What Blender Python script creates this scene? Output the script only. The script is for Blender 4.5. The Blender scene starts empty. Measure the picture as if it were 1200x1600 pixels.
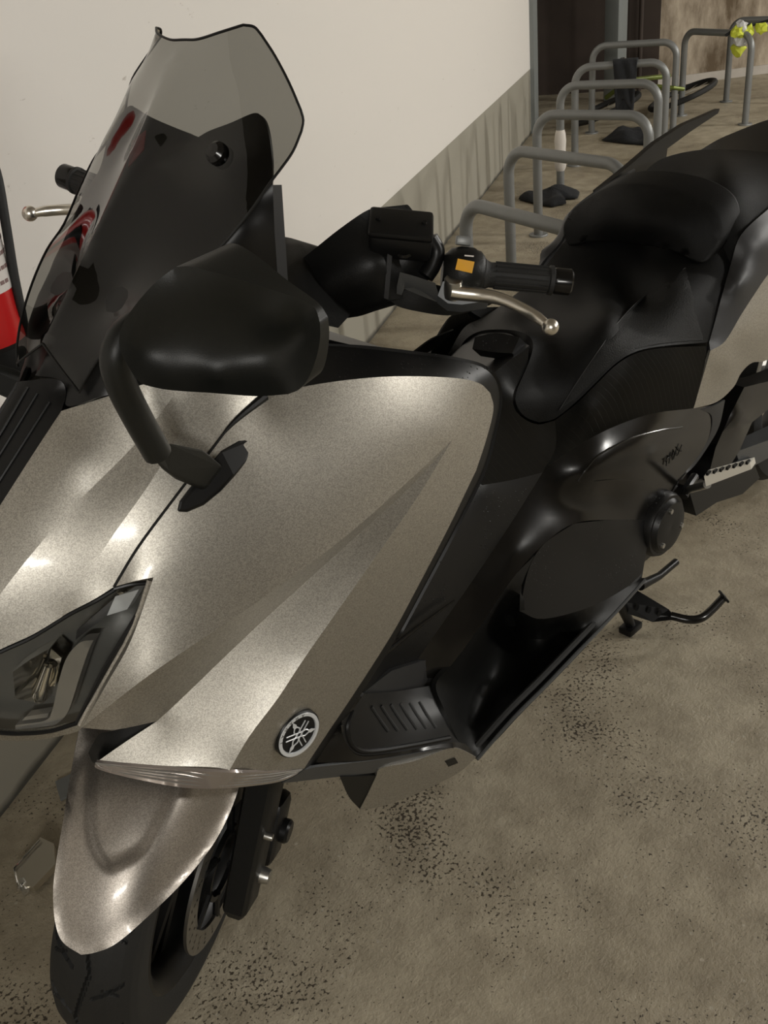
import bpy, bmesh, math, random
import numpy as np
from mathutils import Vector, Matrix
from mathutils.geometry import delaunay_2d_cdt
random.seed(7)
scene = bpy.context.scene
COL = scene.collection

# ------------------------------------------------------------------ camera
CAM = np.array([-.42398025, -1.0409836, 1.42815579])
YAW, PITCH, ROLL, FPX = math.radians(47.57029691), math.radians(30.3370307), math.radians(-6.2791457), 1530.7037
_D = np.array([math.cos(PITCH)*math.cos(YAW), math.cos(PITCH)*math.sin(YAW), -math.sin(PITCH)])
_r = np.cross(_D, [0, 0, 1.]); _r /= np.linalg.norm(_r); _u = np.cross(_r, _D)
_R = _r*math.cos(ROLL)+_u*math.sin(ROLL); _U = -_r*math.sin(ROLL)+_u*math.cos(ROLL)
cd = bpy.data.cameras.new('camera'); cam = bpy.data.objects.new('camera', cd); COL.objects.link(cam)
cam.matrix_world = Matrix(((_R[0], _U[0], -_D[0], CAM[0]), (_R[1], _U[1], -_D[1], CAM[1]), (_R[2], _U[2], -_D[2], CAM[2]), (0, 0, 0, 1)))
cd.sensor_fit = 'VERTICAL'; cd.sensor_height = 36.0; cd.sensor_width = 27.0
cd.lens = FPX/1600*36.0; cd.clip_start = .02; cd.clip_end = 60
scene.camera = cam

# ------------------------------------------------------------------ light and exposure
scene.view_settings.view_transform = 'Standard'; scene.view_settings.look = 'None'
scene.view_settings.gamma = 1.0; scene.view_settings.use_curve_mapping = False
scene.view_settings.exposure = 0.0
w = bpy.data.worlds.new('world'); scene.world = w; w.use_nodes = True
w.node_tree.nodes['Background'].inputs[0].default_value = (.80, .72, .60, 1)
w.node_tree.nodes['Background'].inputs[1].default_value = .05
def area(name, loc, target, sx, sy, power, col=(1, .972, .915)):
    l = bpy.data.lights.new(name, 'AREA'); l.shape = 'RECTANGLE'; l.size = sx; l.size_y = sy
    l.energy = power; l.color = col
    o = bpy.data.objects.new(name, l); COL.objects.link(o); o.location = loc
    d = Vector(target)-Vector(loc); o.rotation_euler = d.to_track_quat('-Z', 'Y').to_euler()
    return o
WB = np.array([2.421, 1.908]); WD = np.array([.8796, .4757]); WN = np.array([.4757, -.8796])   # wall origin, direction, normal
def wp(s, d, z):
    p = WB+s*WD+d*WN
    return (p[0], p[1], z)
for nm, sp_, pw in (('tube_light_near', -2.1, 90), ('tube_light_middle', .75, 115), ('tube_light_far', 3.5, 115), ('tube_light_back', 6.2, 60)):
    area(nm, wp(sp_, 5.0, 2.32), wp(sp_, 2.2, 0.6), .16, 1.3, pw)
area('tube_light_front', wp(-7.4, 2.4, 2.34), wp(-3.2, .8, .6), 1.3, .16, 66)
area('tube_light_overhead', wp(-5.4, 1.5, 2.36), wp(-4.4, 1.0, 0), .3, 1.3, 7)

# ------------------------------------------------------------------ materials
def new_mat(name):
    m = bpy.data.materials.new(name); m.use_nodes = True
    return m, m.node_tree.nodes, m.node_tree.links, m.node_tree.nodes['Principled BSDF']
def mat(name, col, rough=.5, metal=0., bump=0., bscale=300., var=0., vscale=6., coat=0., spec=.5):
    m, n, l, b = new_mat(name)
    b.inputs['Base Color'].default_value = (*col, 1); b.inputs['Roughness'].default_value = rough
    b.inputs['Metallic'].default_value = metal; b.inputs['Coat Weight'].default_value = coat
    b.inputs['Coat Roughness'].default_value = .08; b.inputs['Specular IOR Level'].default_value = spec
    tc = n.new('ShaderNodeTexCoord')
    if var:
        t = n.new('ShaderNodeTexNoise'); t.inputs['Scale'].default_value = vscale; t.inputs['Detail'].default_value = 5
        l.new(tc.outputs['Object'], t.inputs['Vector'])
        mx = n.new('ShaderNodeMix'); mx.data_type = 'RGBA'
        mx.inputs[6].default_value = (*[c*(1-var) for c in col], 1); mx.inputs[7].default_value = (*[min(1, c*(1+var)) for c in col], 1)
        l.new(t.outputs['Fac'], mx.inputs[0]); l.new(mx.outputs[2], b.inputs['Base Color'])
    if bump:
        t = n.new('ShaderNodeTexNoise'); t.inputs['Scale'].default_value = bscale; t.inputs['Detail'].default_value = 3
        l.new(tc.outputs['Object'], t.inputs['Vector'])
        bp = n.new('ShaderNodeBump'); bp.inputs['Strength'].default_value = bump; bp.inputs['Distance'].default_value = .002
        l.new(t.outputs['Fac'], bp.inputs['Height']); l.new(bp.outputs[0], b.inputs['Normal'])
    return m
def paint_mat(name, col):
    m, n, l, b = new_mat(name)
    tc = n.new('ShaderNodeTexCoord'); v = n.new('ShaderNodeTexVoronoi'); v.inputs['Scale'].default_value = 900
    l.new(tc.outputs['Object'], v.inputs['Vector'])
    hs = n.new('ShaderNodeHueSaturation'); hs.inputs['Color'].default_value = (*col, 1); hs.inputs['Saturation'].default_value = 1
    sp = n.new('ShaderNodeSeparateColor'); l.new(v.outputs['Color'], sp.inputs[0])
    mr = n.new('ShaderNodeMapRange'); mr.inputs[3].default_value = .78; mr.inputs[4].default_value = 1.25
    l.new(sp.outputs[0], mr.inputs[0]); l.new(mr.outputs[0], hs.inputs['Value']); l.new(hs.outputs[0], b.inputs['Base Color'])
    b.inputs['Metallic'].default_value = .86; b.inputs['Roughness'].default_value = .43
    b.inputs['Coat Weight'].default_value = .35; b.inputs['Coat Roughness'].default_value = .12
    return m
def wet_mat(name, col, rough, drops=.35, scale=160.):
    """plastic with scattered water drops: small glossy bumps"""
    m, n, l, b = new_mat(name)
    b.inputs['Base Color'].default_value = (*col, 1); b.inputs['Specular IOR Level'].default_value = .32
    tc = n.new('ShaderNodeTexCoord'); v = n.new('ShaderNodeTexVoronoi'); v.inputs['Scale'].default_value = scale
    l.new(tc.outputs['Object'], v.inputs['Vector'])
    mr = n.new('ShaderNodeMapRange'); mr.inputs[1].default_value = drops*.6; mr.inputs[2].default_value = 0
    l.new(v.outputs['Distance'], mr.inputs[0])
    big = n.new('ShaderNodeTexNoise'); big.inputs['Scale'].default_value = 14; l.new(tc.outputs['Object'], big.inputs['Vector'])
    m2 = n.new('ShaderNodeMapRange'); m2.inputs[1].default_value = .5; m2.inputs[2].default_value = .6; l.new(big.outputs['Fac'], m2.inputs[0])
    mu = n.new('ShaderNodeMath'); mu.operation = 'MULTIPLY'; l.new(mr.outputs[0], mu.inputs[0]); l.new(m2.outputs[0], mu.inputs[1])
    bp = n.new('ShaderNodeBump'); bp.inputs['Strength'].default_value = .6; bp.inputs['Distance'].default_value = .002
    l.new(mu.outputs[0], bp.inputs['Height']); l.new(bp.outputs[0], b.inputs['Normal'])
    rr = n.new('ShaderNodeMapRange'); rr.inputs[3].default_value = rough; rr.inputs[4].default_value = .08
    l.new(mu.outputs[0], rr.inputs[0]); l.new(rr.outputs[0], b.inputs['Roughness'])
    return m
def glass_mat(name, tint, rough=.02, alpha_mix=.85, ior=1.45):
    """thin pane: tinted transparency with a fresnel reflection"""
    m, n, l, b = new_mat(name); n.remove(b)
    tr = n.new('ShaderNodeBsdfTransparent'); tr.inputs[0].default_value = (*tint, 1)
    gl = n.new('ShaderNodeBsdfGlossy'); gl.inputs['Roughness'].default_value = rough; gl.inputs[0].default_value = (.9, .9, .9, 1)
    fr = n.new('ShaderNodeFresnel'); fr.inputs[0].default_value = ior
    mx = n.new('ShaderNodeMixShader'); l.new(fr.outputs[0], mx.inputs[0]); l.new(tr.outputs[0], mx.inputs[1]); l.new(gl.outputs[0], mx.inputs[2])
    l.new(mx.outputs[0], n['Material Output'].inputs[0])
    return m
def carbon_mat(name):
    m, n, l, b = new_mat(name)
    tc = n.new('ShaderNodeTexCoord'); mp = n.new('ShaderNodeMapping')
    mp.inputs['Rotation'].default_value = (0, math.radians(28), 0)
    l.new(tc.outputs['Object'], mp.inputs[0])
    wv = n.new('ShaderNodeTexWave'); wv.bands_direction = 'X'; wv.inputs['Scale'].default_value = 26; wv.wave_profile = 'SAW'
    l.new(mp.outputs[0], wv.inputs['Vector'])
    bp = n.new('ShaderNodeBump'); bp.inputs['Strength'].default_value = 1.0; bp.inputs['Distance'].default_value = .009
    l.new(wv.outputs['Fac'], bp.inputs['Height']); l.new(bp.outputs[0], b.inputs['Normal'])
    b.inputs['Base Color'].default_value = (.006, .006, .0055, 1); b.inputs['Roughness'].default_value = .38; b.inputs['Specular IOR Level'].default_value = .35
    return m
def floor_mat():
    m, n, l, b = new_mat('wet_concrete')
    tc = n.new('ShaderNodeTexCoord')
    def noise(s, d=6, r=.6):
        t = n.new('ShaderNodeTexNoise'); t.inputs['Scale'].default_value = s; t.inputs['Detail'].default_value = d; t.inputs['Roughness'].default_value = r
        l.new(tc.outputs['Object'], t.inputs['Vector']); return t.outputs['Fac']
    def ramp(src, a, b_, ca, cb):
        r = n.new('ShaderNodeValToRGB'); r.color_ramp.elements[0].position = a; r.color_ramp.elements[1].position = b_
        r.color_ramp.elements[0].color = (*ca, 1); r.color_ramp.elements[1].color = (*cb, 1); l.new(src, r.inputs[0]); return r.outputs[0]
    def mul(c1, c2, f=1):
        x = n.new('ShaderNodeMix'); x.data_type = 'RGBA'; x.blend_type = 'MULTIPLY'; x.inputs[0].default_value = f
        l.new(c1, x.inputs[6]); l.new(c2, x.inputs[7]); return x.outputs[2]
    base = ramp(noise(1.3, 7), .3, .72, (.31, .264, .185), (.47, .415, .308))
    base = mul(base, ramp(noise(9, 8, .7), .32, .62, (.55, .53, .50), (1, 1, 1)), .8)
    # oily dark speckle clusters
    sp = n.new('ShaderNodeTexNoise'); sp.inputs['Scale'].default_value = 150; sp.inputs['Detail'].default_value = 4; l.new(tc.outputs['Object'], sp.inputs['Vector'])
    clus = n.new('ShaderNodeTexNoise'); clus.inputs['Scale'].default_value = 3.3; clus.inputs['Detail'].default_value = 3; l.new(tc.outputs['Object'], clus.inputs['Vector'])
    add = n.new('ShaderNodeMath'); add.operation = 'ADD'; l.new(sp.outputs['Fac'], add.inputs[0])
    cm = n.new('ShaderNodeMapRange'); cm.inputs[1].default_value = .42; cm.inputs[2].default_value = .72; cm.inputs[3].default_value = 0; cm.inputs[4].default_value = .21
    l.new(clus.outputs['Fac'], cm.inputs[0]); l.new(cm.outputs[0], add.inputs[1])
    base = mul(base, ramp(add.outputs[0], .70, .76, (1, 1, 1), (.16, .14, .12)))
    # small pale flecks
    vo = n.new('ShaderNodeTexVoronoi'); vo.inputs['Scale'].default_value = 22; l.new(tc.outputs['Object'], vo.inputs['Vector'])
    fl = n.new('ShaderNodeMapRange'); fl.inputs[1].default_value = .05; fl.inputs[2].default_value = .09; fl.inputs[3].default_value = .45; fl.inputs[4].default_value = 0
    l.new(vo.outputs['Distance'], fl.inputs[0])
    mx = n.new('ShaderNodeMix'); mx.data_type = 'RGBA'; l.new(fl.outputs[0], mx.inputs[0]); l.new(base, mx.inputs[6]); mx.inputs[7].default_value = (.5, .46, .38, 1)
    l.new(mx.outputs[2], b.inputs['Base Color'])
    rg = n.new('ShaderNodeMapRange'); rg.inputs[1].default_value = .35; rg.inputs[2].default_value = .65; rg.inputs[3].default_value = .36; rg.inputs[4].default_value = .68
    l.new(noise(2.1, 4), rg.inputs[0]); l.new(rg.outputs[0], b.inputs['Roughness'])
    h1 = noise(130, 5, .7); h2 = noise(22, 5, .6)
    ad = n.new('ShaderNodeMath'); ad.operation = 'MULTIPLY_ADD'; l.new(h2, ad.inputs[0]); ad.inputs[1].default_value = 1.6; l.new(h1, ad.inputs[2])
    bp = n.new('ShaderNodeBump'); bp.inputs['Strength'].default_value = .55; bp.inputs['Distance'].default_value = .005
    l.new(ad.outputs[0], bp.inputs['Height']); l.new(bp.outputs[0], b.inputs['Normal'])
    return m
def old_concrete_mat():
    m, n, l, b = new_mat('stained_concrete')
    tc = n.new('ShaderNodeTexCoord'); mp = n.new('ShaderNodeMapping'); mp.inputs['Scale'].default_value = (1, 1, .35); l.new(tc.outputs['Object'], mp.inputs[0])
    t = n.new('ShaderNodeTexNoise'); t.inputs['Scale'].default_value = 2.6; t.inputs['Detail'].default_value = 9; t.inputs['Roughness'].default_value = .68; l.new(mp.outputs[0], t.inputs['Vector'])
    r = n.new('ShaderNodeValToRGB'); e = r.color_ramp.elements; e[0].position = .36; e[0].color = (.12, .085, .05, 1); e[1].position = .56; e[1].color = (.45, .38, .29, 1)
    l.new(t.outputs['Fac'], r.inputs[0]); l.new(r.outputs[0], b.inputs['Base Color']); b.inputs['Roughness'].default_value = .9
    bp = n.new('ShaderNodeBump'); bp.inputs['Strength'].default_value = .5; bp.inputs['Distance'].default_value = .02; l.new(t.outputs['Fac'], bp.inputs['Height']); l.new(bp.outputs[0], b.inputs['Normal'])
    return m
def wall_mat():
    m, n, l, b = new_mat('painted_wall')
    tc = n.new('ShaderNodeTexCoord')
    sx = n.new('ShaderNodeSeparateXYZ'); l.new(tc.outputs['Object'], sx.inputs[0])
    st = n.new('ShaderNodeMath'); st.operation = 'GREATER_THAN'; st.inputs[1].default_value = .462; l.new(sx.outputs['Z'], st.inputs[0])
    mx = n.new('ShaderNodeMix'); mx.data_type = 'RGBA'; l.new(st.outputs[0], mx.inputs[0])
    mx.inputs[6].default_value = (.33, .31, .255, 1); mx.inputs[7].default_value = (.80, .765, .715, 1)
    # scuffs: thin short marks
    mp = n.new('ShaderNodeMapping'); mp.inputs['Scale'].default_value = (4, 4, 13); mp.inputs['Rotation'].default_value = (.25, 0, 0); l.new(tc.outputs['Object'], mp.inputs[0])
    t = n.new('ShaderNodeTexNoise'); t.inputs['Scale'].default_value = 2.8; t.inputs['Detail'].default_value = 8; t.inputs['Roughness'].default_value = .75; l.new(mp.outputs[0], t.inputs['Vector'])
    r = n.new('ShaderNodeValToRGB'); r.color_ramp.elements[0].position = .30; r.color_ramp.elements[0].color = (.6, .56, .52, 1); r.color_ramp.elements[1].position = .345; r.color_ramp.elements[1].color = (1, 1, 1, 1)
    l.new(t.outputs['Fac'], r.inputs[0])
    m2 = n.new('ShaderNodeMix'); m2.data_type = 'RGBA'; m2.blend_type = 'MULTIPLY'; m2.inputs[0].default_value = .8; l.new(mx.outputs[2], m2.inputs[6]); l.new(r.outputs[0], m2.inputs[7])
    gn = n.new('ShaderNodeTexNoise'); gn.inputs['Scale'].default_value = 5; gn.inputs['Detail'].default_value = 6; l.new(tc.outputs['Object'], gn.inputs['Vector'])
    ga = n.new('ShaderNodeMath'); ga.operation = 'MULTIPLY_ADD'; l.new(gn.outputs['Fac'], ga.inputs[0]); ga.inputs[1].default_value = -.045; l.new(sx.outputs['Z'], ga.inputs[2])
    gm = n.new('ShaderNodeMapRange'); gm.inputs[1].default_value = -.014; gm.inputs[2].default_value = .004; gm.inputs[3].default_value = .22; gm.inputs[4].default_value = 1; l.new(ga.outputs[0], gm.inputs[0])
    m3 = n.new('ShaderNodeMix'); m3.data_type = 'RGBA'; m3.blend_type = 'MULTIPLY'; m3.inputs[0].default_value = 1; l.new(m2.outputs[2], m3.inputs[6]); l.new(gm.outputs[0], m3.inputs[7])
    l.new(m3.outputs[2], b.inputs['Base Color']); b.inputs['Roughness'].default_value = .6
    t2 = n.new('ShaderNodeTexNoise'); t2.inputs['Scale'].default_value = 40; t2.inputs['Detail'].default_value = 4; l.new(tc.outputs['Object'], t2.inputs['Vector'])
    bp = n.new('ShaderNodeBump'); bp.inputs['Strength'].default_value = .15; bp.inputs['Distance'].default_value = .004; l.new(t2.outputs['Fac'], bp.inputs['Height']); l.new(bp.outputs[0], b.inputs['Normal'])
    return m
M = dict(
    silver=paint_mat('champagne_silver_paint', (.405, .383, .338)),
    fender=paint_mat('fender_silver_paint', (.35, .318, .282)),
    black=mat('black_plastic', (.006, .006, .0055), .45, bump=.12, bscale=500, spec=.28),
    satin=mat('satin_black', (.006, .006, .006), .36, spec=.3),
    mirror_black=mat('mirror_housing_black', (.0105, .011, .0095), .42, bump=.08, bscale=900, spec=.35),
    gloss=mat('gloss_dark_panel', (.006, .0056, .005), .20, spec=.42),
    wet=wet_mat('wet_black_plastic', (.0055, .0055, .0055), .38),
    rubber=mat('tyre_rubber', (.010, .010, .0095), .66, bump=.2, bscale=400),
    seat=mat('seat_vinyl', (.0042, .0042, .004), .55, bump=.35, bscale=700, spec=.16),
    grain=mat('seat_grained_vinyl', (.010, .010, .0095), .62, bump=.8, bscale=420, spec=.2),
    graphite=mat('graphite_trim', (.032, .032, .033), .48, metal=.3, bump=.1, bscale=800),
    carbon=carbon_mat('ribbed_twill_panel'),
    alloy=mat('polished_lever_alloy', (.80, .76, .68), .30, metal=1),
    steel=mat('brushed_steel', (.50, .49, .46), .34, metal=1),
    chrome=mat('chrome', (.8, .8, .78), .08, metal=1),
    greyarm=mat('swingarm_grey', (.085, .088, .09), .38, metal=.5),
    rack=mat('grey_rack_paint', (.20, .205, .20), .42, metal=.35, var=.12, vscale=9),
    disc=mat('brake_disc_steel', (.36, .345, .32), .35, metal=1),
    glass=glass_mat('clear_lens', (.90, .90, .88), .03),
    screen=glass_mat('smoked_screen', (.30, .30, .28), .015),
    lens=mat('indicator_lens', (.42, .37, .34), .14, metal=.55, coat=.6),
    hl_dark=mat('headlight_bezel', (.10, .10, .094), .24),
    reflector=mat('headlight_reflector', (.78, .76, .70), .10, metal=1),
    guide=mat('light_guide', (.33, .32, .30), .14, metal=.45, coat=.5),
    yellow=mat('yellow_switch', (.80, .40, .035), .45),
    red=mat('extinguisher_red', (.50, .012, .012), .30, coat=.4),
    label=mat('printed_label', (.72, .68, .64), .5),
    ink=mat('printed_ink', (.22, .14, .13), .6),
    darkred=mat('dark_red_diamond', (.30, .012, .016), .4),
    cloth=mat('dark_cloth', (.010, .011, .013), .9, bump=.6, bscale=120),
    hivis=mat('hi_vis_yellow', (.62, .68, .06), .6),
    reflective=mat('reflective_silver_band', (.62, .62, .62), .35),
    tape=mat('pale_tape', (.62, .58, .53), .6, bump=.5, bscale=90),
    brown=mat('dark_brown_wall', (.050, .036, .028), .85, var=.35, vscale=4, bump=.3, bscale=30),
    old=old_concrete_mat(), floor=floor_mat(), wall=wall_mat(),
    ceiling=mat('grey_ceiling', (.30, .28, .25), .9, var=.15),
    white=mat('white_kerb_paint', (.46, .42, .37), .8, var=.2, vscale=8),
    pipe=mat('grey_pipe_paint', (.20, .215, .21), .5),
    foliage=mat('green_bike_frame', (.13, .16, .03), .4, metal=.4),
    pale=mat('pale_reflector', (.72, .74, .76), .22, metal=.35),
    aluminium=mat('footpeg_alloy', (.86, .84, .78), .42, metal=.5),
)

# ------------------------------------------------------------------ object helpers
def link(name, verts, faces, m, parent=None, smooth=True, sharp=35, loc=None):
    me = bpy.data.meshes.new(name); me.from_pydata([tuple(v) for v in verts], [], faces)
    if m: me.materials.append(m)
    me.update()
    if smooth:
        me.polygons.foreach_set('use_smooth', [True]*len(me.polygons)); me.set_sharp_from_angle(angle=math.radians(sharp))
    o = bpy.data.objects.new(name, me); COL.objects.link(o)
    if parent: o.parent = parent
    return o
class MB:
    def __init__(s): s.v = []; s.f = []
    def add(s, v, f):
        k = len(s.v); s.v += [tuple(map(float, p)) for p in v]; s.f += [[i+k for i in q] for q in f]; return s
    def build(s, name, m, parent=None, smooth=True, sharp=35): return link(name, s.v, s.f, m, parent, smooth, sharp)
def tube_geo(pts, r, n=12, cap=True):
    P = [Vector(p) for p in pts]; rs = r if isinstance(r, (list, tuple)) else [r]*len(P)
    vs = []; fs = []; nrm = None
    for i, p in enumerate(P):
        t = ((P[min(i+1, len(P)-1)]-P[i]).normalized()+(P[i]-P[max(i-1, 0)]).normalized()).normalized()
        if nrm is None: nrm = t.orthogonal().normalized()
        nrm = (nrm-t*nrm.dot(t)).normalized(); b = t.cross(nrm)
        for k in range(n):
            a = 2*math.pi*k/n; vs.append(p+(nrm*math.cos(a)+b*math.sin(a))*rs[i])
    for i in range(len(P)-1):
        for k in range(n): fs.append([i*n+k, i*n+(k+1) % n, (i+1)*n+(k+1) % n, (i+1)*n+k])
    if cap: fs += [list(range(n))[::-1], [(len(P)-1)*n+k for k in range(n)]]
    return vs, fs
def smooth_path(pts, n=8):
    P = [np.array(p, float) for p in pts]; out = []
    Q = [2*P[0]-P[1]]+P+[2*P[-1]-P[-2]]
    for i in range(1, len(Q)-2):
        for k in range(n):
            t = k/n; a, b, c, d = Q[i-1:i+3]
            out.append(.5*((2*b)+(c-a)*t+(2*a-5*b+4*c-d)*t*t+(3*b-a-3*c+d)*t**3))
    out.append(P[-1]); return out
def fillet(pts, r, n=6):
    P = [np.array(p, float) for p in pts]; out = [P[0]]
    for i in range(1, len(P)-1):
        a = P[i-1]-P[i]; b = P[i+1]-P[i]; a /= np.linalg.norm(a); b /= np.linalg.norm(b)
        half = math.acos(max(-1, min(1, float(a@b))))/2; dist = r/math.tan(half)
        bis = (a+b)/np.linalg.norm(a+b); cen = P[i]+bis*r/math.sin(half)
        s = P[i]+a*dist-cen; e = P[i]+b*dist-cen; om = math.acos(max(-1, min(1, float(s@e)/r/r)))
        for k in range(n+1): out.append(cen+(math.sin((1-k/n)*om)*s+math.sin(k/n*om)*e)/math.sin(om))
    out.append(P[-1]); return out
def box_geo(c, sx, sy, sz, R=None, bev=0.):
    bm = bmesh.new(); bmesh.ops.create_cube(bm, size=1)
    for v in bm.verts: v.co = Vector((v.co.x*sx, v.co.y*sy, v.co.z*sz))
    if bev: bmesh.ops.bevel(bm, geom=bm.edges[:], offset=bev, segments=2, affect='EDGES', profile=.5)
    for v in bm.verts:
        q = v.co if R is None else R @ v.co
        v.co = q+Vector(c)
    bm.verts.index_update(); vs = [tuple(v.co) for v in bm.verts]; fs = [[v.index for v in f.verts] for f in bm.faces]; bm.free(); return vs, fs
def frame_R(xd, zd):
    x = Vector(xd).normalized(); z = Vector(zd); z = (z-x*z.dot(x)).normalized(); y = z.cross(x)
    return Matrix((x, y, z)).transposed()
def prism_geo(poly, vec):
    """closed solid: planar-ish polygon extruded along a vector"""
    n = len(poly); a = [Vector(p) for p in poly]; b = [p+Vector(vec) for p in a]
    return a+b, [list(range(n))[::-1], [n+i for i in range(n)]]+[[i, (i+1) % n, n+(i+1) % n, n+i] for i in range(n)]
def lathe_geo(prof, c, axis, n=32, ref=None):
    ax = Vector(axis).normalized(); u = (Vector(ref) if ref else ax.orthogonal()).normalized(); u = (u-ax*u.dot(ax)).normalized(); v = ax.cross(u); c = Vector(c)
    vs = []; fs = []
    for (r, h) in prof:
        for k in range(n):
            a = 2*math.pi*k/n; vs.append(c+ax*h+(u*math.cos(a)+v*math.sin(a))*r)
    for i in range(len(prof)-1):
        for k in range(n): fs.append([i*n+k, i*n+(k+1) % n, (i+1)*n+(k+1) % n, (i+1)*n+k])
    return vs, fs
def empty(name, loc, label, cat, group=None):
    o = bpy.data.objects.new(name, None); COL.objects.link(o); o.location = loc; o.empty_display_size = .1
    o['label'] = label; o['category'] = cat
    if group: o['group'] = group
    return o
def tag(o, label, cat, group=None):
    o['label'] = label; o['category'] = cat
    if group: o['group'] = group
    return o
def struct(o): o['kind'] = 'structure'; return o

# ---- surveying: a point of the scooter from where it is seen and how far it lies from the scooter's mid plane
STEER = math.radians(31.054); AX = np.array([math.sin(math.radians(25)), 0, math.cos(math.radians(25))]); A0 = np.array([-.092, 0, 0])
FORK_OFF = np.array([.004, -.004, 0])
def rotm(ax, th):
    K = np.array([[0, -ax[2], ax[1]], [ax[2], 0, -ax[0]], [-ax[1], ax[0], 0]])
    return np.eye(3)+math.sin(th)*K+(1-math.cos(th))*K@K
RS = rotm(AX, STEER)
def steer(x, l, z, off=None):
    return RS@(np.array([x, -l, z])-A0)+A0+(FORK_OFF if off is None else np.array(off))
def wray(u, v): return _D*FPX+_R*(u-600)+_U*(800-v)
def par(u, v, l, mode='l'):
    """ray parameter (1/depth) of the sight line through u,v where it meets the given plane"""
    d = wray(u, v)
    if mode == 'l': return d[1]/(-l-CAM[1])
    if mode == 'x': return d[0]/(l-CAM[0])
    if mode == 'z': return d[2]/(l-CAM[2])
    if mode == 's':     # lateral offset in the frame of the turned front wheel
        dd = RS.T@d; cc = RS.T@(CAM-A0-FORK_OFF)+A0
        return dd[1]/(-l-cc[1])
    raise ValueError(mode)
def pt(u, v, wv): return CAM+wray(u, v)/wv
def P(u, v, l, mode='l'): return pt(u, v, par(u, v, l, mode))
def mir(p): return np.array([p[0], -p[1], p[2]])
def crv(pts, n=5, mode='l'):
    Q = []
    for p in pts:
        md = p[3] if len(p) > 3 else mode
        Q.append(np.array([p[0]/1000, p[1]/1000, par(p[0], p[1], p[2], md)/1000]))
    if len(Q) == 2: return [Q[0]+(Q[1]-Q[0])*k/n for k in range(n+1)]
    return smooth_path(Q, n)
def rev(c): return c[::-1]
def tps(S, V, lam=0.):
    N = len(S); d = np.linalg.norm(S[:, None]-S[None], axis=2)
    K = np.where(d > 0, d*d*np.log(np.maximum(d, 1e-12)), 0)+np.eye(N)*lam
    Pm = np.hstack([np.ones((N, 1)), S]); A = np.zeros((N+3, N+3)); A[:N, :N] = K; A[:N, N:] = Pm; A[N:, :N] = Pm.T
    sol = np.linalg.lstsq(A, np.concatenate([V, np.zeros(3)]), rcond=None)[0]
    def f(X):
        dd = np.linalg.norm(X[:, None]-S[None], axis=2); KK = np.where(dd > 0, dd*dd*np.log(np.maximum(dd, 1e-12)), 0)
        return KK@sol[:N]+sol[N]+X@sol[N+1:]
    return f
def region(loop, inner=(), step=13, mode='l'):
    """curved panel bounded by a closed loop of curves"""
    out = []
    for c in loop:
        for q in c:
            if not out or np.linalg.norm(q[:2]-out[-1][:2]) > 1e-4: out.append(q)
    if np.linalg.norm(out[0][:2]-out[-1][:2]) < 1e-4: out.pop()
    O = np.array(out)
    I = np.array([[p[0]/1000, p[1]/1000, par(p[0], p[1], p[2], p[3] if len(p) > 3 else mode)/1000] for p in inner]).reshape(-1, 3)
    A = np.vstack([O, I]) if len(I) else O
    f = tps(A[:, :2], A[:, 2])
    st = step/1000; lo = O[:, :2].min(0); hi = O[:, :2].max(0); g = []
    y = lo[1]+st/2; row = 0
    seg = np.stack([O[:, :2], np.roll(O[:, :2], -1, axis=0)], 1)
    while y < hi[1]:
        x = lo[0]+(st/2 if row % 2 else 0)
        while x < hi[0]:
            ins = False
            for (a, b) in seg:
                if (a[1] > y) != (b[1] > y) and x < (b[0]-a[0])*(y-a[1])/(b[1]-a[1])+a[0]: ins = not ins
            if ins:
                p = np.array([x, y]); ab = seg[:, 1]-seg[:, 0]; tt = np.clip(((p-seg[:, 0])*ab).sum(1)/np.maximum((ab**2).sum(1), 1e-12), 0, 1)
                if np.min(np.linalg.norm(seg[:, 0]+ab*tt[:, None]-p, axis=1)) > st*.45: g.append(p)
            x += st
        y += st*.87; row += 1
    allp = [Vector(p[:2]) for p in O]+[Vector(p) for p in g]
    vs, es, fs, *_ = delaunay_2d_cdt(allp, [], [list(range(len(O)))], 1, 1e-7)
    X = np.array([[v.x, v.y] for v in vs]); Wv = f(X)
    for i, p in enumerate(X):            # keep boundary values exact so neighbours meet
        dd = np.linalg.norm(O[:, :2]-p, axis=1); k = int(np.argmin(dd))
        if dd[k] < 1e-6: Wv[i] = O[k, 2]
    V = [pt(X[i, 0]*1000, X[i, 1]*1000, Wv[i]*1000) for i in range(len(X))]
    F = []
    for q in fs:
        q = list(q); a, b, c = V[q[0]], V[q[1]], V[q[2]]
        if np.cross(b-a, c-a)@(CAM-a) < 0: q = q[::-1]
        F.append(q)
    return V, F
def merge(parts, mirror=False):
    V = []; F = []
    for v, f in parts:
        k = len(V); V += list(v); F += [[i+k for i in q] for q in f]
    if mirror:
        k = len(V); V += [mir(p) for p in V[:k]]; F += [[i+k for i in q[::-1]] for q in F[:]]
    return V, F
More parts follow.
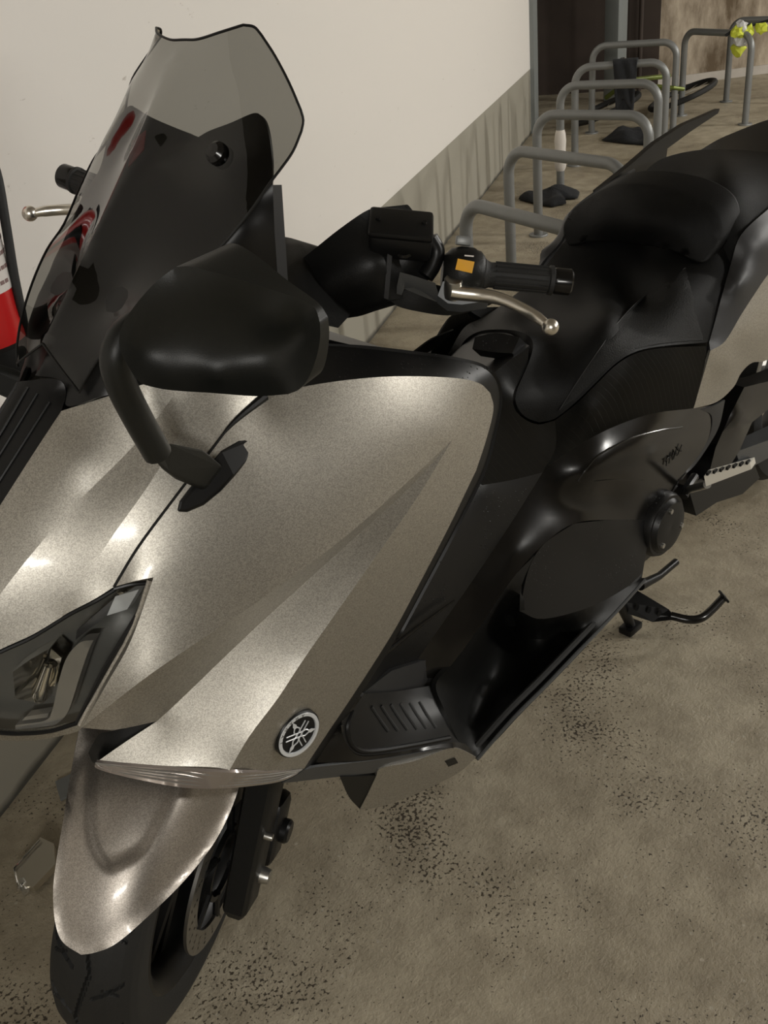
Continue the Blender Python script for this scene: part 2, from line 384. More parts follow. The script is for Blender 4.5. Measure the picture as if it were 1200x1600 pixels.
def panel(name, parts, m, parent, thick=.004, mirror=None, sharp=60, weld=.0006, crease=3.5):
    """shell of real thickness; mirror='join' makes one symmetric panel, 'copy' a second one on the other side.
    Folds are sharp only where two patches meet."""
    res = []; tagged = [(v, f, i) for i, (v, f) in enumerate(parts)]
    if mirror == 'join': tagged += [([mir(p) for p in v], [q[::-1] for q in f], i) for v, f, i in tagged]
    jobs = [tagged]
    if mirror == 'copy': jobs.append([([mir(p) for p in v], [q[::-1] for q in f], i) for v, f, i in tagged])
    for job in jobs:
        bm = bmesh.new()
        for v, f, idx in job:
            bv = [bm.verts.new(tuple(p)) for p in v]
            for q in f:
                try: fc = bm.faces.new([bv[i] for i in q]); fc.material_index = idx
                except ValueError: pass
        bmesh.ops.remove_doubles(bm, verts=bm.verts, dist=weld)
        for e in bm.edges:
            if len(e.link_faces) == 2:
                an = e.calc_face_angle(0); e.smooth = not (an > math.radians(sharp) or (e.link_faces[0].material_index != e.link_faces[1].material_index and an > math.radians(crease)))
        for e in bm.edges:
            if len(e.link_faces) == 1: e.smooth = False
        for fc in bm.faces: fc.material_index = 0; fc.smooth = True
        me = bpy.data.meshes.new(name); bm.to_mesh(me); bm.free(); me.materials.append(m)
        o = bpy.data.objects.new(name, me); COL.objects.link(o); o.parent = parent
        if thick:
            md = o.modifiers.new('thickness', 'SOLIDIFY'); md.thickness = thick; md.offset = -1; md.use_rim = True
        res.append(o)
    return res[0]
def solid(name, parts, m, parent, vec, mirror=None, sharp=35, bulge=0.):
    """closed body: seen surface plus its back, pushed along vec"""
    V, F = merge(parts); bm = bmesh.new(); bv = [bm.verts.new(tuple(p)) for p in V]
    for q in F:
        try: bm.faces.new([bv[i] for i in q])
        except ValueError: pass
    bmesh.ops.remove_doubles(bm, verts=bm.verts, dist=.0006)
    r = bmesh.ops.extrude_face_region(bm, geom=bm.faces[:], use_keep_orig=True)
    nv = [g for g in r['geom'] if isinstance(g, bmesh.types.BMVert)]
    for v in nv: v.co += Vector(vec)
    bmesh.ops.recalc_face_normals(bm, faces=bm.faces)
    me = bpy.data.meshes.new(name); bm.to_mesh(me); bm.free(); me.materials.append(m)
    me.polygons.foreach_set('use_smooth', [True]*len(me.polygons)); me.set_sharp_from_angle(angle=math.radians(sharp))
    o = bpy.data.objects.new(name, me); COL.objects.link(o); o.parent = parent
    if mirror:
        me2 = me.copy(); me2.transform(Matrix.Scale(-1, 4, (0, 1, 0))); me2.flip_normals()
        o2 = bpy.data.objects.new(name, me2); COL.objects.link(o2); o2.parent = parent
    return o

# ------------------------------------------------------------------ the garage
def wall_box(name, s0, s1, d0, d1, z0, z1, m):
    p = [wp(s0, d0, 0), wp(s1, d0, 0), wp(s1, d1, 0), wp(s0, d1, 0)]
    v = [(q[0], q[1], z0) for q in p]+[(q[0], q[1], z1) for q in p]
    return struct(link(name, v, [[0, 1, 2, 3], [7, 6, 5, 4], [0, 4, 5, 1], [1, 5, 6, 2], [2, 6, 7, 3], [3, 7, 4, 0]], m, smooth=False))
def floor_box(name, z0, z1, m):
    return wall_box(name, -11, 9, -3, 7, z0, z1, m)
floor_box('floor', -.1, 0, M['floor'])
floor_box('ceiling', 2.5, 2.6, M['ceiling'])
wall_box('wall_right', -11, 4.10, -.2, 0, 0, 2.5, M['wall'])
wall_box('wall_niche', 4.10, 6.2, -2.6, -2.5, 0, 2.5, M['brown'])
wall_box('wall_dark_back', 6.0, 6.2, -2.5, .86, 0, 2.5, M['brown'])
def quad_prism(name, pts, z0, z1, m):
    v = [(p[0], p[1], z0) for p in pts]+[(p[0], p[1], z1) for p in pts]; n = len(pts)
    return struct(link(name, v, [list(range(n))[::-1], [n+i for i in range(n)]]+[[i, (i+1) % n, n+(i+1) % n, n+i] for i in range(n)], m, smooth=False))
quad_prism('wall_back', [wp(6.05, .84, 0), wp(7.9, 4.6, 0), wp(8.1, 4.5, 0), wp(6.25, .80, 0)], 0, 2.5, M['old'])
quad_prism('baseboard_back', [wp(6.03, .86, 0), wp(7.88, 4.62, 0), wp(7.92, 4.58, 0), wp(6.07, .84, 0)], 0, .075, M['white'])
wall_box('wall_left', -11, 9, 6.8, 7, 0, 2.5, M['old'])
wall_box('wall_front', -11.2, -11, -3, 7, 0, 2.5, M['old'])
wall_box('wall_end_post', 4.10, 4.30, -.2, .03, 0, 2.5, M['pipe'])

# grey column and thin conduit before the dark wall
tag(link('steel_column', *box_geo(wp(5.46, .52, 1.25), .14, .14, 2.5, None, .01), M['pipe']), 'grey painted square steel column standing before the dark brown wall', 'column')
tag(link('conduit_pipe', *tube_geo([wp(5.92, .70, 0), wp(5.92, .70, 2.5)], .02, 12), M['brown']), 'thin brown vertical pipe on the dark wall right of the grey column', 'pipe')

# ------------------------------------------------------------------ the scooter
SC = empty('scooter', (0, 0, 0), 'large silver and black maxi scooter parked on its centre stand with its wheel turned', 'scooter')
def UVW(x, l, z):
    """where a known point of the scooter is seen, to mix it with surveyed ones"""
    q = np.array([x, -l, z])-CAM; d = q@_D
    return (600+FPX*(q@_R)/d, 800-FPX*(q@_U)/d, l)
from mathutils.bvhtree import BVHTree
def bvh_of(parts):
    v, f = merge(parts); return BVHTree.FromPolygons([tuple(p) for p in v], f)
def hit(bv, u, v):
    d = Vector(wray(u, v)).normalized(); r = bv.ray_cast(Vector(CAM), d)
    n = r[1]
    if n.dot(d) > 0: n = -n
    return r[0], n

# --- side fairing
c_gap = crv([(178, 917, .160), (215, 856, .168), (268, 784, .175), (330, 703, .178), (364, 661, .176), (414, 619, .170)])
c_top = crv([(414, 619, .170), (470, 605, .19), (540, 594, .21), (617, 588, .228), (703, 590, .24), (747, 598, .245), (766, 614, .246)])
c_rA = crv([(766, 614, .246), (771, 640, .248), (760, 686, .252), (744, 735, .256)])
c_rB = crv([(744, 735, .256), (700, 826, .258), (650, 922, .25), (613, 990, .243), (557, 1078, .23), (510, 1148, .218), (475, 1201, .208)])
c_front = crv([(178, 917, .160), (210, 908, .176), (240, 902, .187)], 3)+crv([(240, 902, .187), (205, 1000, .183), (165, 1072, .170), (128, 1137, .152)])
c_edge = crv([(128, 1137, .152), (240, 1050, .205), (410, 935, .238), (540, 838, .253), (640, 750, .258), (707, 687, .257)], 6)
c_crease = crv([(245, 1127, .165), (280, 1095, .178), (400, 980, .210), (540, 853, .240), (642, 760, .254), (707, 687, .257)], 6)
c_low = crv([(128, 1137, .152), (180, 1140, .160), (245, 1127, .165)], 4)
c_crest = crv([(707, 687, .257), (650, 780, .266), (580, 880, .272), (480, 1022, .268), (435, 1090, .262), (390, 1150, .254), (357, 1206, .246)])
c_link = crv([(707, 687, .257), (744, 735, .256)], 4)
c_ff = crv([(245, 1127, .165), (195, 1160, .150), (152, 1190, .135)], 4)
c_bA = crv([(152, 1190, .135), (250, 1200, .19), (357, 1206, .246)])
c_bB = crv([(357, 1206, .246), (420, 1205, .232), (475, 1201, .208)], 4)
F_up = region([c_front, c_edge, c_link, rev(c_rA), rev(c_top), rev(c_gap)])
F_under = region([c_low, c_crease, rev(c_edge)])
F_br = region([c_crease, c_crest, rev(c_bA), rev(c_ff)])
F_dk = region([c_crest, c_bB, rev(c_rB), rev(c_link)])
fair = [F_up, F_under, F_br, F_dk]
side_fairing = panel('side_fairing', fair, M['silver'], SC, .004, 'copy')
c_hlR = crv([(178, 920, .158), (205, 913, .168), (231, 911, .176)], 3)+crv([(231, 911, .176), (219, 950, .173), (190, 1000, .167), (165, 1042, .160), (140, 1090, .152), (120, 1130, .140)])
panel('headlight_surround', [region([c_front, crv([(128, 1137, .152), (120, 1130, .130)], 2), crv([(120, 1130, .130), (140, 1090, .140), (165, 1042, .148), (190, 1000, .155), (219, 950, .161), (231, 911, .165)]), crv([(231, 911, .165), (205, 913, .160), (178, 920, .153)], 3), crv([(178, 920, .153), (178, 917, .160)], 2)], step=6)], M['silver'], SC, .003, 'copy')
panel('fairing_gusset', [region([crv([(245, 1127, .160), (205, 1160, .145), (152, 1190, .130)], 3), crv([(152, 1190, .130), (145, 1192, .10), (138, 1176, .08)], 3), crv([(138, 1176, .08), (154, 1148, .10), (175, 1142, .12), (245, 1127, .160)], 3)], step=8)], M['black'], SC, .004, 'copy')
# --- clear indicator strip along the fairing's lower edge
c_in0 = crv([(150, 1192, .136), (250, 1201, .192), (357, 1207, .248), (420, 1206, .234), (472, 1202, .21)])
c_in1 = crv([(472, 1202, .21), (458, 1213, .214), (425, 1224, .214), (350, 1232, .226), (290, 1231, .196), (235, 1222, .168), (180, 1210, .14), (150, 1200, .122), (150, 1192, .136)])
IND = region([c_in0, c_in1], step=7)
ind = panel('indicator_lens', [IND], M['lens'], SC, .004, 'copy')
mb = MB()
for k in range(1, 5):
    a = k/5
    pts = []
    for i in range(0, 21):
        t = i/20; A = c_in0[int(t*(len(c_in0)-1))]; B = c_in1[len(c_in1)-1-int(t*(len(c_in1)-1))]
        q = A*(1-a)+B*a; pts.append(pt(q[0]*1000, q[1]*1000, q[2]*1000*1.0012))
    mb.add(*tube_geo(pts, .0011, 6))
mb.build('lens_rib', M['guide'], ind)

# --- front hood
c_hL = crv([(96, 642, .055), (50, 712, .055), (0, 790, .053), (-90, 930, .045), (-160, 1060, .03)])
c_h1 = crv([(291, 592, .140), (215, 690, .128), (100, 807, .108), (0, 929, .090), (-80, 1056, .075)])
c_h2 = crv([(330, 588, .150), (245, 738, .158), (176, 837, .150), (126, 914, .138), (95, 965, .128)])
c_tA = crv([(96, 642, .055), (169, 619, .09), (234, 598, .12), (291, 592, .14)])
c_tB = crv([(291, 592, .14), (330, 588, .15)], 3)
c_tC = crv([(330, 588, .15), (380, 592, .16), (414, 619, .170)], 4)
c_hlA = crv([(178, 917, .160), (146, 937, .150), (107, 957, .134), (95, 965, .128)])
c_hlB = crv([(95, 965, .128), (50, 992, .113), (0, 1015, .097), (-80, 1056, .075)])
c_hlC = crv([(-80, 1056, .075), (-160, 1060, .03)], 4)
H = [region([c_tA, c_h1, c_hlC, rev(c_hL)], inner=[(120, 720, .096), (50, 800, .083)]), region([c_tB, c_h2, c_hlB, rev(c_h1)]), region([c_tC, rev(c_gap), c_hlA, rev(c_h2)])]
panel('front_hood', H, M['silver'], SC, .004, 'copy')
def cpts(c): return [pt(q[0]*1000, q[1]*1000, q[2]*1000) for q in c]
def both(pts, r, name, m, parent):
    for f_ in (lambda p: p, mir): MB().add(*tube_geo([f_(p) for p in pts], r, 8)).build(name, m, parent)
gpx = cpts(c_gap); both([p+(np.array(CAM)-p)/np.linalg.norm(CAM-p)*.0004 for p in gpx], [.0016]*(len(gpx)-8)+[.0016+.0006*i for i in range(8)], 'panel_gap', M['black'], SC)
# --- dark fluted centre strip of the nose
cen = [UVW(x, 0, z) for x, z in ((-.005, 1.035), (-.05, .995), (-.10, .955), (-.185, .885), (-.262, .795))]
c_cen = crv(cen)
c_ntop = crv([(96, 642, .055), (103, 612, .045), (88, 592, .035), cen[0]], 4)
NS = region([c_ntop, c_cen, crv([cen[-1], (-160, 1060, .03)], 3), rev(c_hL)])
ns = panel('nose_strip', [NS], M['satin'], SC, .004, 'join')
mb = MB()
for l in (.012, .024, .040):
    pts = []
    for i in range(13):
        t = i/12; k = t*(len(c_hL)-1); a = c_hL[int(k)]; b = c_cen[min(len(c_cen)-1, int(t*(len(c_cen)-1)))]
        A = pt(a[0]*1000, a[1]*1000, a[2]*1000); B = pt(b[0]*1000, b[1]*1000, b[2]*1000); f = l/.055
        q = A*f+B*(1-f); pts.append(q+np.array([0, 0, .001]))
    mb.add(*tube_geo(pts, .0018, 6)); mb.add(*tube_geo([mir(p) for p in pts], .0018, 6))
mb.build('nose_flute', M['satin'], ns)

# --- headlight
c_hlt = crv([(180, 920, .157), (146, 940, .147), (107, 960, .131), (50, 995, .110), (0, 1018, .094), (-80, 1058, .070), (-160, 1075, .03)])
c_hlb = crv([(120, 1130, .140), (80, 1142, .122), (40, 1146, .106), (0, 1145, .088), (-80, 1135, .055), (-160, 1120, .02)])
def shift(c, k):       # further from the viewer along the sight line
    return [np.array([q[0], q[1], q[2]*k]) for q in c]
lens_loop = [c_hlt, crv([(-160, 1075, .03), (-160, 1120, .02)], 3), rev(c_hlb), rev(c_hlR)]
hl = panel('headlight', [region([shift(c, .965) for c in lens_loop])], M['hl_dark'], SC, .003, 'copy')
panel('headlight_lens', [region(lens_loop)], M['glass'], hl, .0, 'copy')
def hpoly(name, pts, m, parent, depth, k=.975, mirror='copy'):
    """a block inside the lamp, its face given by outline points"""
    return solid(name, [region([[*crv([a, b], 2)] for a, b in zip(pts, pts[1:]+pts[:1])], step=6)], m, parent, depth, mirror)
dv = (.02, .012, .0)
hpoly('reflector', [(20, 1050, .088), (48, 1030, .095), (78, 1013, .106), (58, 1060, .092), (38, 1085, .082), (24, 1090, .080)], M['reflector'], hl, dv)
hpoly('reflector', [(80, 1013, .112), (96, 1028, .122), (86, 1072, .116), (64, 1074, .098), (72, 1050, .098)], M['reflector'], hl, dv)
hpoly('reflector', [(20, 1091, .082), (56, 1058, .096), (68, 1075, .098), (56, 1097, .090)], M['reflector'], hl, dv)
mb = MB(); mb.add(*lathe_geo([(0, 0), (.007, .001), (.010, .008), (.008, .02), (.006, .05), (0, .052)], P(60, 1095, .098), P(80, 1030, .11)-P(60, 1095, .098), 16)); mb.build('bulb_shroud', M['reflector'], hl)
gp = [(146, 1000, .140), (137, 1020, .138), (122, 1065, .133), (108, 1108, .126), (95, 1126, .120), (75, 1136, .112), (24, 1140, .095)]
gq = [(24, 1133, .095), (70, 1126, .110), (82, 1108, .114), (93, 1060, .120), (105, 1026, .125), (125, 1004, .133), (146, 1000, .140)]
solid('light_guide', [region([crv(gp, 4), crv([gp[-1], gq[0]], 2), crv(gq, 4)], step=6)], M['guide'], hl, (.012, .006, 0), 'copy')
hpoly('daylight_strip', [(40, 1120, .098), (76, 1114, .110), (74, 1121, .110), (34, 1126, .096)], M['guide'], hl, (.01, .005, 0))
hpoly('side_reflector', [(180, 932, .150), (217, 921, .166), (199, 952, .160), (167, 962, .148)], M['pale'], hl, (.012, .004, 0))
hpoly('side_reflector', [(182, 926, .150), (210, 917, .163), (200, 924, .160), (184, 931, .151)], M['reflector'], hl, (.01, .004, 0))
hpoly('bezel_bar', [(120, 985, .132), (178, 935, .148), (170, 958, .148), (150, 975, .142), (118, 1000, .131)], M['graphite'], hl, (.008, .004, 0))
panel('headlight_chin', [region([c_hlb, crv([(-160, 1120, .02), (-160, 1140, .018)], 2), crv([(-160, 1140, .018), (-80, 1152, .05), (0, 1157, .082), (60, 1156, .108), (115, 1145, .136), (128, 1137, .150)]), crv([(128, 1137, .150), (120, 1130, .140)], 2)], step=8)], M['silver'], SC, .006, 'join')

both(cpts(c_hlR)+cpts(rev(c_hlb)[::-1]), .0026, 'headlight_gasket', M['satin'], hl)
both(cpts(c_hlt), .0030, 'headlight_gasket', M['satin'], hl)
both([P(*g) for g in ((235, 906, .179), (222, 948, .174), (198, 1004, .169), (166, 1060, .160), (143, 1100, .152), (126, 1133, .146))], .0042, 'headlight_lip', M['silver'], SC)
# --- windscreen
c_sc = crv([(287, 62, 0), (240, 160, 0), (196, 260, 0), (150, 360, 0), (105, 455, 0), (67, 537, 0)])
c_st = crv([(287, 62, 0), (310, 61, .028), (345, 50, .062), (380, 39, .085)], 5)
c_s1 = crv([(380, 39, .085), (397, 42, .091), (408, 54, .098)], 4)+crv([(408, 54, .098), (430, 88, .126), (452, 130, .155), (470, 172, .173)], 4)+crv([(470, 172, .173), (474, 188, .177), (471, 205, .179)], 3)+crv([(471, 205, .179), (458, 236, .181), (440, 262, .182), (421, 287, .181), (385, 338, .174), (330, 400, .157), (265, 440, .134), (208, 492, .113), (165, 545, .096), (137, 587, .082), (124, 613, .072)], 4)
c_sb = crv([(124, 613, .075), (96, 577, .040), (67, 537, 0)], 5)
SCR = region([c_st, c_s1, c_sb, rev(c_sc)], inner=[(300, 210, .060), (240, 350, .066), (350, 180, .10), (180, 470, .055), (400, 240, .155)], step=16)
scr = panel('windscreen', [SCR], M['screen'], SC, .0, 'join')
mb = MB()
edge = [pt(q[0]*1000, q[1]*1000, q[2]*1000) for q in c_st+c_s1[1:]+c_sb[1:]]
mb.add(*tube_geo(edge, .0015, 8)); mb.add(*tube_geo([mir(p) for p in edge], .0015, 8)); mb.build('screen_edge', M['black'], scr)
SB = bvh_of([SCR])
for mr in (False,):
    p, n = hit(SB, 340, 240)
    if mr: p = Vector(mir(p)); n = Vector(mir(n))
    MB().add(*lathe_geo([(0, .010), (.008, .0095), (.0125, .005), (.013, .001), (.013, -.012), (0, -.012)], p, n, 24)).build('screen_screw', M['gloss'], scr)
# black backing cowl behind the screen
cw = crv([(310, 214, 0), (328, 204, .035), (360, 192, .080), (392, 178, .118), (404, 178, .130), (414, 188, .142), (421, 215, .156), (425, 250, .168), (426, 285, .174)])
cw2 = crv([(426, 285, .174), (429, 360, .172), (432, 420, .166), (433, 470, .158)], 3)
cw3 = crv([(433, 470, .158), (350, 520, .140), (260, 575, .118), (205, 606, .105), (150, 622, .085), (104, 634, .055), (96, 596, .03), UVW(.015, 0, 1.035)])
cwc = crv([(310, 214, 0), (258, 262, 0), (212, 330, 0), (172, 400, 0), (135, 465, 0), UVW(.015, 0, 1.035)])
COWL = region([cw, cw2, cw3, rev(cwc)], inner=[(385, 352, .168), (325, 412, .148), (262, 452, .124), (205, 503, .103), (163, 552, .087), (385, 240, .130), (330, 260, .075)], step=12)
cowl = panel('windscreen_cowl', [COWL], M['satin'], SC, .004, 'join')
CB = bvh_of([merge([COWL], True)])
q = [hit(CB, u, v) for u, v in ((210, 224), (232, 206), (228, 238), (204, 266))]
st = link('cowl_diamond', *prism_geo([h[0]+h[1]*.005 for h in q], tuple(-q[0][1]*.0015)), M['darkred'], cowl, smooth=False)  # thin dark red diamond lying on the cowl, seen through the screen
st['label'] = 'dark red diamond'
# upright struts at the cowl's rear edge and instrument panel behind
MB().add(*prism_geo([P(412, 290, .118), P(424, 290, .124), P(436, 462, .118), P(420, 470, .108)], (.02, .006, -.004))).build('cowl_strut', M['graphite'], SC)
MB().add(*prism_geo([mir(P(412, 290, .118)), mir(P(424, 290, .124)), mir(P(436, 462, .118)), mir(P(420, 470, .108))], (.02, -.006, -.004))).build('cowl_strut', M['graphite'], SC)
MB().add(*prism_geo([(.18, -.11, 1.03), (.18, .11, 1.03), (.26, .10, 1.14), (.26, -.10, 1.14)], (.05, 0, -.03))).build('instrument_panel', M['gloss'], SC)
dash = [(424, 366, -.02), (455, 372, -.01), (492, 385, .02), (470, 410, .05), (500, 470, .09), (470, 500, .11), (430, 470, .10)]
solid('dash_cover', [region([crv([a, b], 2) for a, b in zip(dash, dash[1:]+dash[:1])])], M['black'], SC, (.06, .0, -.03))

# --- leg shield: black edge round the fairing and the ledge on top
c_ls = crv([(426, 560, .12), (500, 541, .14), (573, 545, .17), (660, 555, .20), (703, 561, .218), (747, 571, .232), (768, 585, .240), (779, 606, .244), (780, 635, .246), (770, 684, .247), (754, 738, .249), (708, 832, .250), (657, 928, .242), (620, 996, .235), (566, 1082, .222), (520, 1150, .208), (487, 1201, .200)])
c_all = c_top+c_rA[1:]+c_rB[1:]
panel('leg_shield', [region([c_all, crv([(475, 1201, .208), (487, 1201, .200)], 2), rev(c_ls), crv([(426, 560, .12), (414, 619, .170)], 3)], step=8)], M['wet'], SC, .006, 'copy', sharp=40)
panel('leg_shield_inner', [region([crv([(500, 541, .14), (573, 545, .17), (660, 555, .20), (703, 561, .218), (747, 571, .232), (768, 585, .240), (779, 606, .244), (780, 635, .246), (770, 684, .247), (754, 738, .249), (708, 832, .250), (657, 928, .242), (620, 996, .235)]),
      crv([(620, 996, .235), (600, 1000, .16), (640, 900, .13), (690, 800, .11), (720, 700, .09), (725, 640, .085), (715, 600, .06), (660, 565, .02), (580, 550, 0), (500, 541, .14)])], step=12)], M['wet'], SC, .004, 'copy')

# --- footwell, floor boards
c_fw = crv([(754, 758, .140), (800, 750, .148), (848, 738, .160)], 4)
c_t1 = crv([(848, 738, .160), (800, 815, .160), (744, 899, .160), (700, 962, .158), (661, 1018, .155), (640, 1050, .152)])
U1 = region([c_fw, c_t1, crv([(640, 1050, .152), (605, 1052, .165), (566, 1084, .20)]), crv([(566, 1084, .20), (600, 1000, .185), (640, 920, .165), (700, 820, .145), (740, 745, .128), (754, 758, .140)])])
panel('tunnel_side', [U1], M['wet'], SC, .004, 'copy')
c_g1b = crv([(1018, 813, .212), (960, 812, .212), (897, 818, .206), (850, 850, .200), (800, 905, .195), (750, 980, .186), (704, 1041, .178)])
c_g1t = crv([(848, 738, .16), (862, 724, .165), (933, 679, .198), (1012, 648, .214), (1083, 638, .214), (1124, 632, .205)])
c_g1r = crv([(1124, 632, .205), (1110, 686, .212), (1066, 744, .213), (1041, 778, .212), (1018, 813, .212)])
G1 = region([c_g1t, c_g1r, c_g1b, crv([(704, 1041, .178), (680, 1060, .160), (640, 1050, .152)], 3), rev(c_t1)], inner=[(945, 735, .222), (1000, 700, .232), (1050, 685, .226), (920, 752, .212), (980, 745, .224), (950, 775, .205), (900, 790, .196), (800, 860, .182), (740, 950, .172)], step=11)
gp_ = panel('side_panel', [G1], M['gloss'], SC, .004, 'copy', sharp=40)
GB = bvh_of([G1])
def raised(path, m, name, parent, r, bv, lift=.0):
    pts = []
    for u, v in path:
        p, n = hit(bv, u, v); pts.append(p+n*lift)
    return MB().add(*tube_geo(smooth_path(pts, 5), r, 8)).build(name, m, parent)
raised([(903, 752), (915, 735), (933, 713), (960, 697), (992, 683), (1035, 672), (1066, 668)], M['gloss'], 'panel_ridge', gp_, .0022, GB, -.0008)
raised([(903, 752), (930, 752), (967, 750), (1004, 751)], M['gloss'], 'panel_ridge', gp_, .0018, GB, -.0008)
def text_on(name, body, pc, xd, nrm, size, m, parent, depth=.0008):
    cu = bpy.data.curves.new(name, 'FONT'); cu.body = body; cu.size = size; cu.extrude = depth; cu.align_x = 'CENTER'; cu.align_y = 'CENTER'
    tmp = bpy.data.objects.new('tmp', cu); COL.objects.link(tmp); dg = bpy.context.evaluated_depsgraph_get()
    me = bpy.data.meshes.new_from_object(tmp.evaluated_get(dg)); bpy.data.objects.remove(tmp)
    R = frame_R(xd, nrm); me.transform(R.to_4x4()); me.transform(Matrix.Translation(Vector(pc)))
    me.materials.clear(); me.materials.append(m)
    o = bpy.data.objects.new(name, me); COL.objects.link(o); o.parent = parent; return o
pa, na = hit(GB, 1050, 712); pb, _ = hit(GB, 1072, 690); pc_, _ = hit(GB, 1030, 730)
tx = text_on('raised_lettering', 'TMAX', pa+na*.0030, pb-pc_, na, .024, M['black'], gp_)
c_lp = crv([(812, 955, .205), (850, 967, .218), (930, 945, .232), (1003, 903, .240)])
LP = region([rev(crv([(897, 818, .206), (850, 850, .200), (826, 890, .200), (812, 955, .205)])), crv([(897, 818, .206), (960, 812, .212), (1018, 813, .212)], 4), crv([(1018, 813, .212), (1010, 860, .226), (1003, 903, .240)], 3), rev(c_lp)], inner=[(920, 870, .212)])
panel('lower_side_panel', [LP], M['wet'], SC, .004, 'copy')
c_out = crv([(1007, 903, .245), (960, 955, .249), (900, 1018, .252), (850, 1070, .253), (800, 1120, .252), (744, 1183, .246)])
FB = region([crv([(704, 1041, .178), (750, 980, .186), (800, 905, .195), (835, 868, .199)]), crv([(835, 868, .199), (815, 915, .200), (812, 955, .205)], 3), c_lp, crv([(1003, 903, .240), (1007, 903, .245)], 2), c_out, crv([(744, 1183, .246), (718, 1160, .238), (695, 1110, .21), (681, 1070, .175), (704, 1041, .178)])], inner=[(760, 1080, .245, 'z'), (815, 1020, .262, 'z'), (870, 985, .285, 'z'), (740, 1125, .245, 'z'), (800, 960, .262, 'z')])
panel('floor_board', [FB], M['black'], SC, .008, 'copy', sharp=50)
ep = [pt(q[0]*1000, q[1]*1000, q[2]*1000) for q in c_out]
for mr in (0, 1):
    q = [mir(p) for p in ep] if mr else ep
    MB().add(*tube_geo([Vector(p)+Vector((0, .001 if mr else -.001, -.004)) for p in q], .0035, 8)).build('floor_edge_trim', M['greyarm'], SC)
    MB().add(*tube_geo([Vector(p)+Vector((0, (-.012 if mr else .012), .003)) for p in q], .006, 8)).build('floor_edge_seal', M['rubber'], SC)
W1 = region([crv([(566, 1084, .20), (620, 1080, .175), (681, 1070, .165)]), crv([(681, 1070, .165), (695, 1110, .205), (718, 1160, .238)]), crv([(718, 1160, .238), (640, 1172, .232), (570, 1182, .225), (545, 1168, .221), (533, 1135, .216), (545, 1102, .208), (566, 1084, .20)])], step=9)
fp = panel('front_foot_rest', [W1], M['satin'], SC, .005, 'copy')
WBv = bvh_of([W1])
for k in range(6):
    u0 = 580+k*15; raised([(u0, 1104-k*1.5), (u0+12, 1122-k), (u0+26, 1142-k)], M['rubber'], 'grip_rib', fp, .0028, WBv)
raised([(552, 1110), (543, 1138), (552, 1166), (578, 1174), (640, 1165), (702, 1153)], M['satin'], 'foot_rest_rim', fp, .004, WBv)
panel('footwell_edge', [region([crv([(487, 1201, .200), (520, 1150, .208), (566, 1082, .222)]), crv([(566, 1082, .222), (545, 1102, .209), (533, 1135, .217), (545, 1168, .222), (570, 1182, .226), (640, 1172, .233), (718, 1160, .239), (744, 1183, .246)]), crv([(744, 1183, .246), (700, 1168, .243), (596, 1185, .228), (510, 1197, .208), (487, 1201, .200)])], step=8)], M['gloss'], SC, .004, 'copy')
# dark step and bright ridge deep in the footwell
solid('footwell_step', [region([crv([(566, 1090, .19), (566, 1084, .19), (612, 1048, .175)], 3), crv([(612, 1048, .175), (673, 1030, .155), (684, 1044, .152)], 3), crv([(684, 1044, .152), (681, 1078, .150)], 3), crv([(681, 1078, .150), (620, 1088, .17), (566, 1090, .19)], 3)], step=8)], M['graphite'], SC, (.01, .03, -.01), True)
MB().add(*tube_geo([P(596, 1026, .186), P(650, 982, .176), P(710, 938, .168)], [.003, .003, .0015], 8)).build('footwell_ridge', M['gloss'], SC)

# --- belly trim and lower side piece
panel('belly_trim', [region([crv([(475, 1203, .207), (500, 1198, .210), (596, 1186, .228), (700, 1168, .243)]), crv([(700, 1168, .243), (690, 1178, .236), (640, 1196, .222), (596, 1206, .212), (500, 1217, .198), (440, 1224, .188)]), crv([(440, 1224, .188), (462, 1212, .20), (475, 1203, .207)], 3)], step=7)], M['greyarm'], SC, .004, 'copy')
panel('belly_cowl', [region([crv([(588, 1212, .212), (596, 1200, .220), (645, 1190, .232), (700, 1170, .242), (720, 1171, .246), (744, 1183, .247)]), crv([(744, 1183, .247), (720, 1205, .236), (687, 1223, .222), (640, 1245, .204), (596, 1260, .188), (562, 1265, .175)]), crv([(562, 1265, .175), (575, 1240, .192), (588, 1212, .212)], 3)], step=8)], M['silver'], SC, .005, 'copy')
MB().add(*prism_geo([P(693, 1190, .2335), P(709, 1185, .2385), P(714, 1193, .2365), P(699, 1199, .2315)], (0, -.003, .003))).build('belly_vent', M['satin'], SC)
solid('belly_duct', [region([crv([(531, 1214, .205), (588, 1212, .21)], 3), crv([(588, 1212, .21), (575, 1240, .19), (562, 1264, .173)], 3), crv([(562, 1264, .173), (545, 1245, .185), (531, 1214, .205)], 3)], step=8)], M['black'], SC, (.04, .03, 0), True)

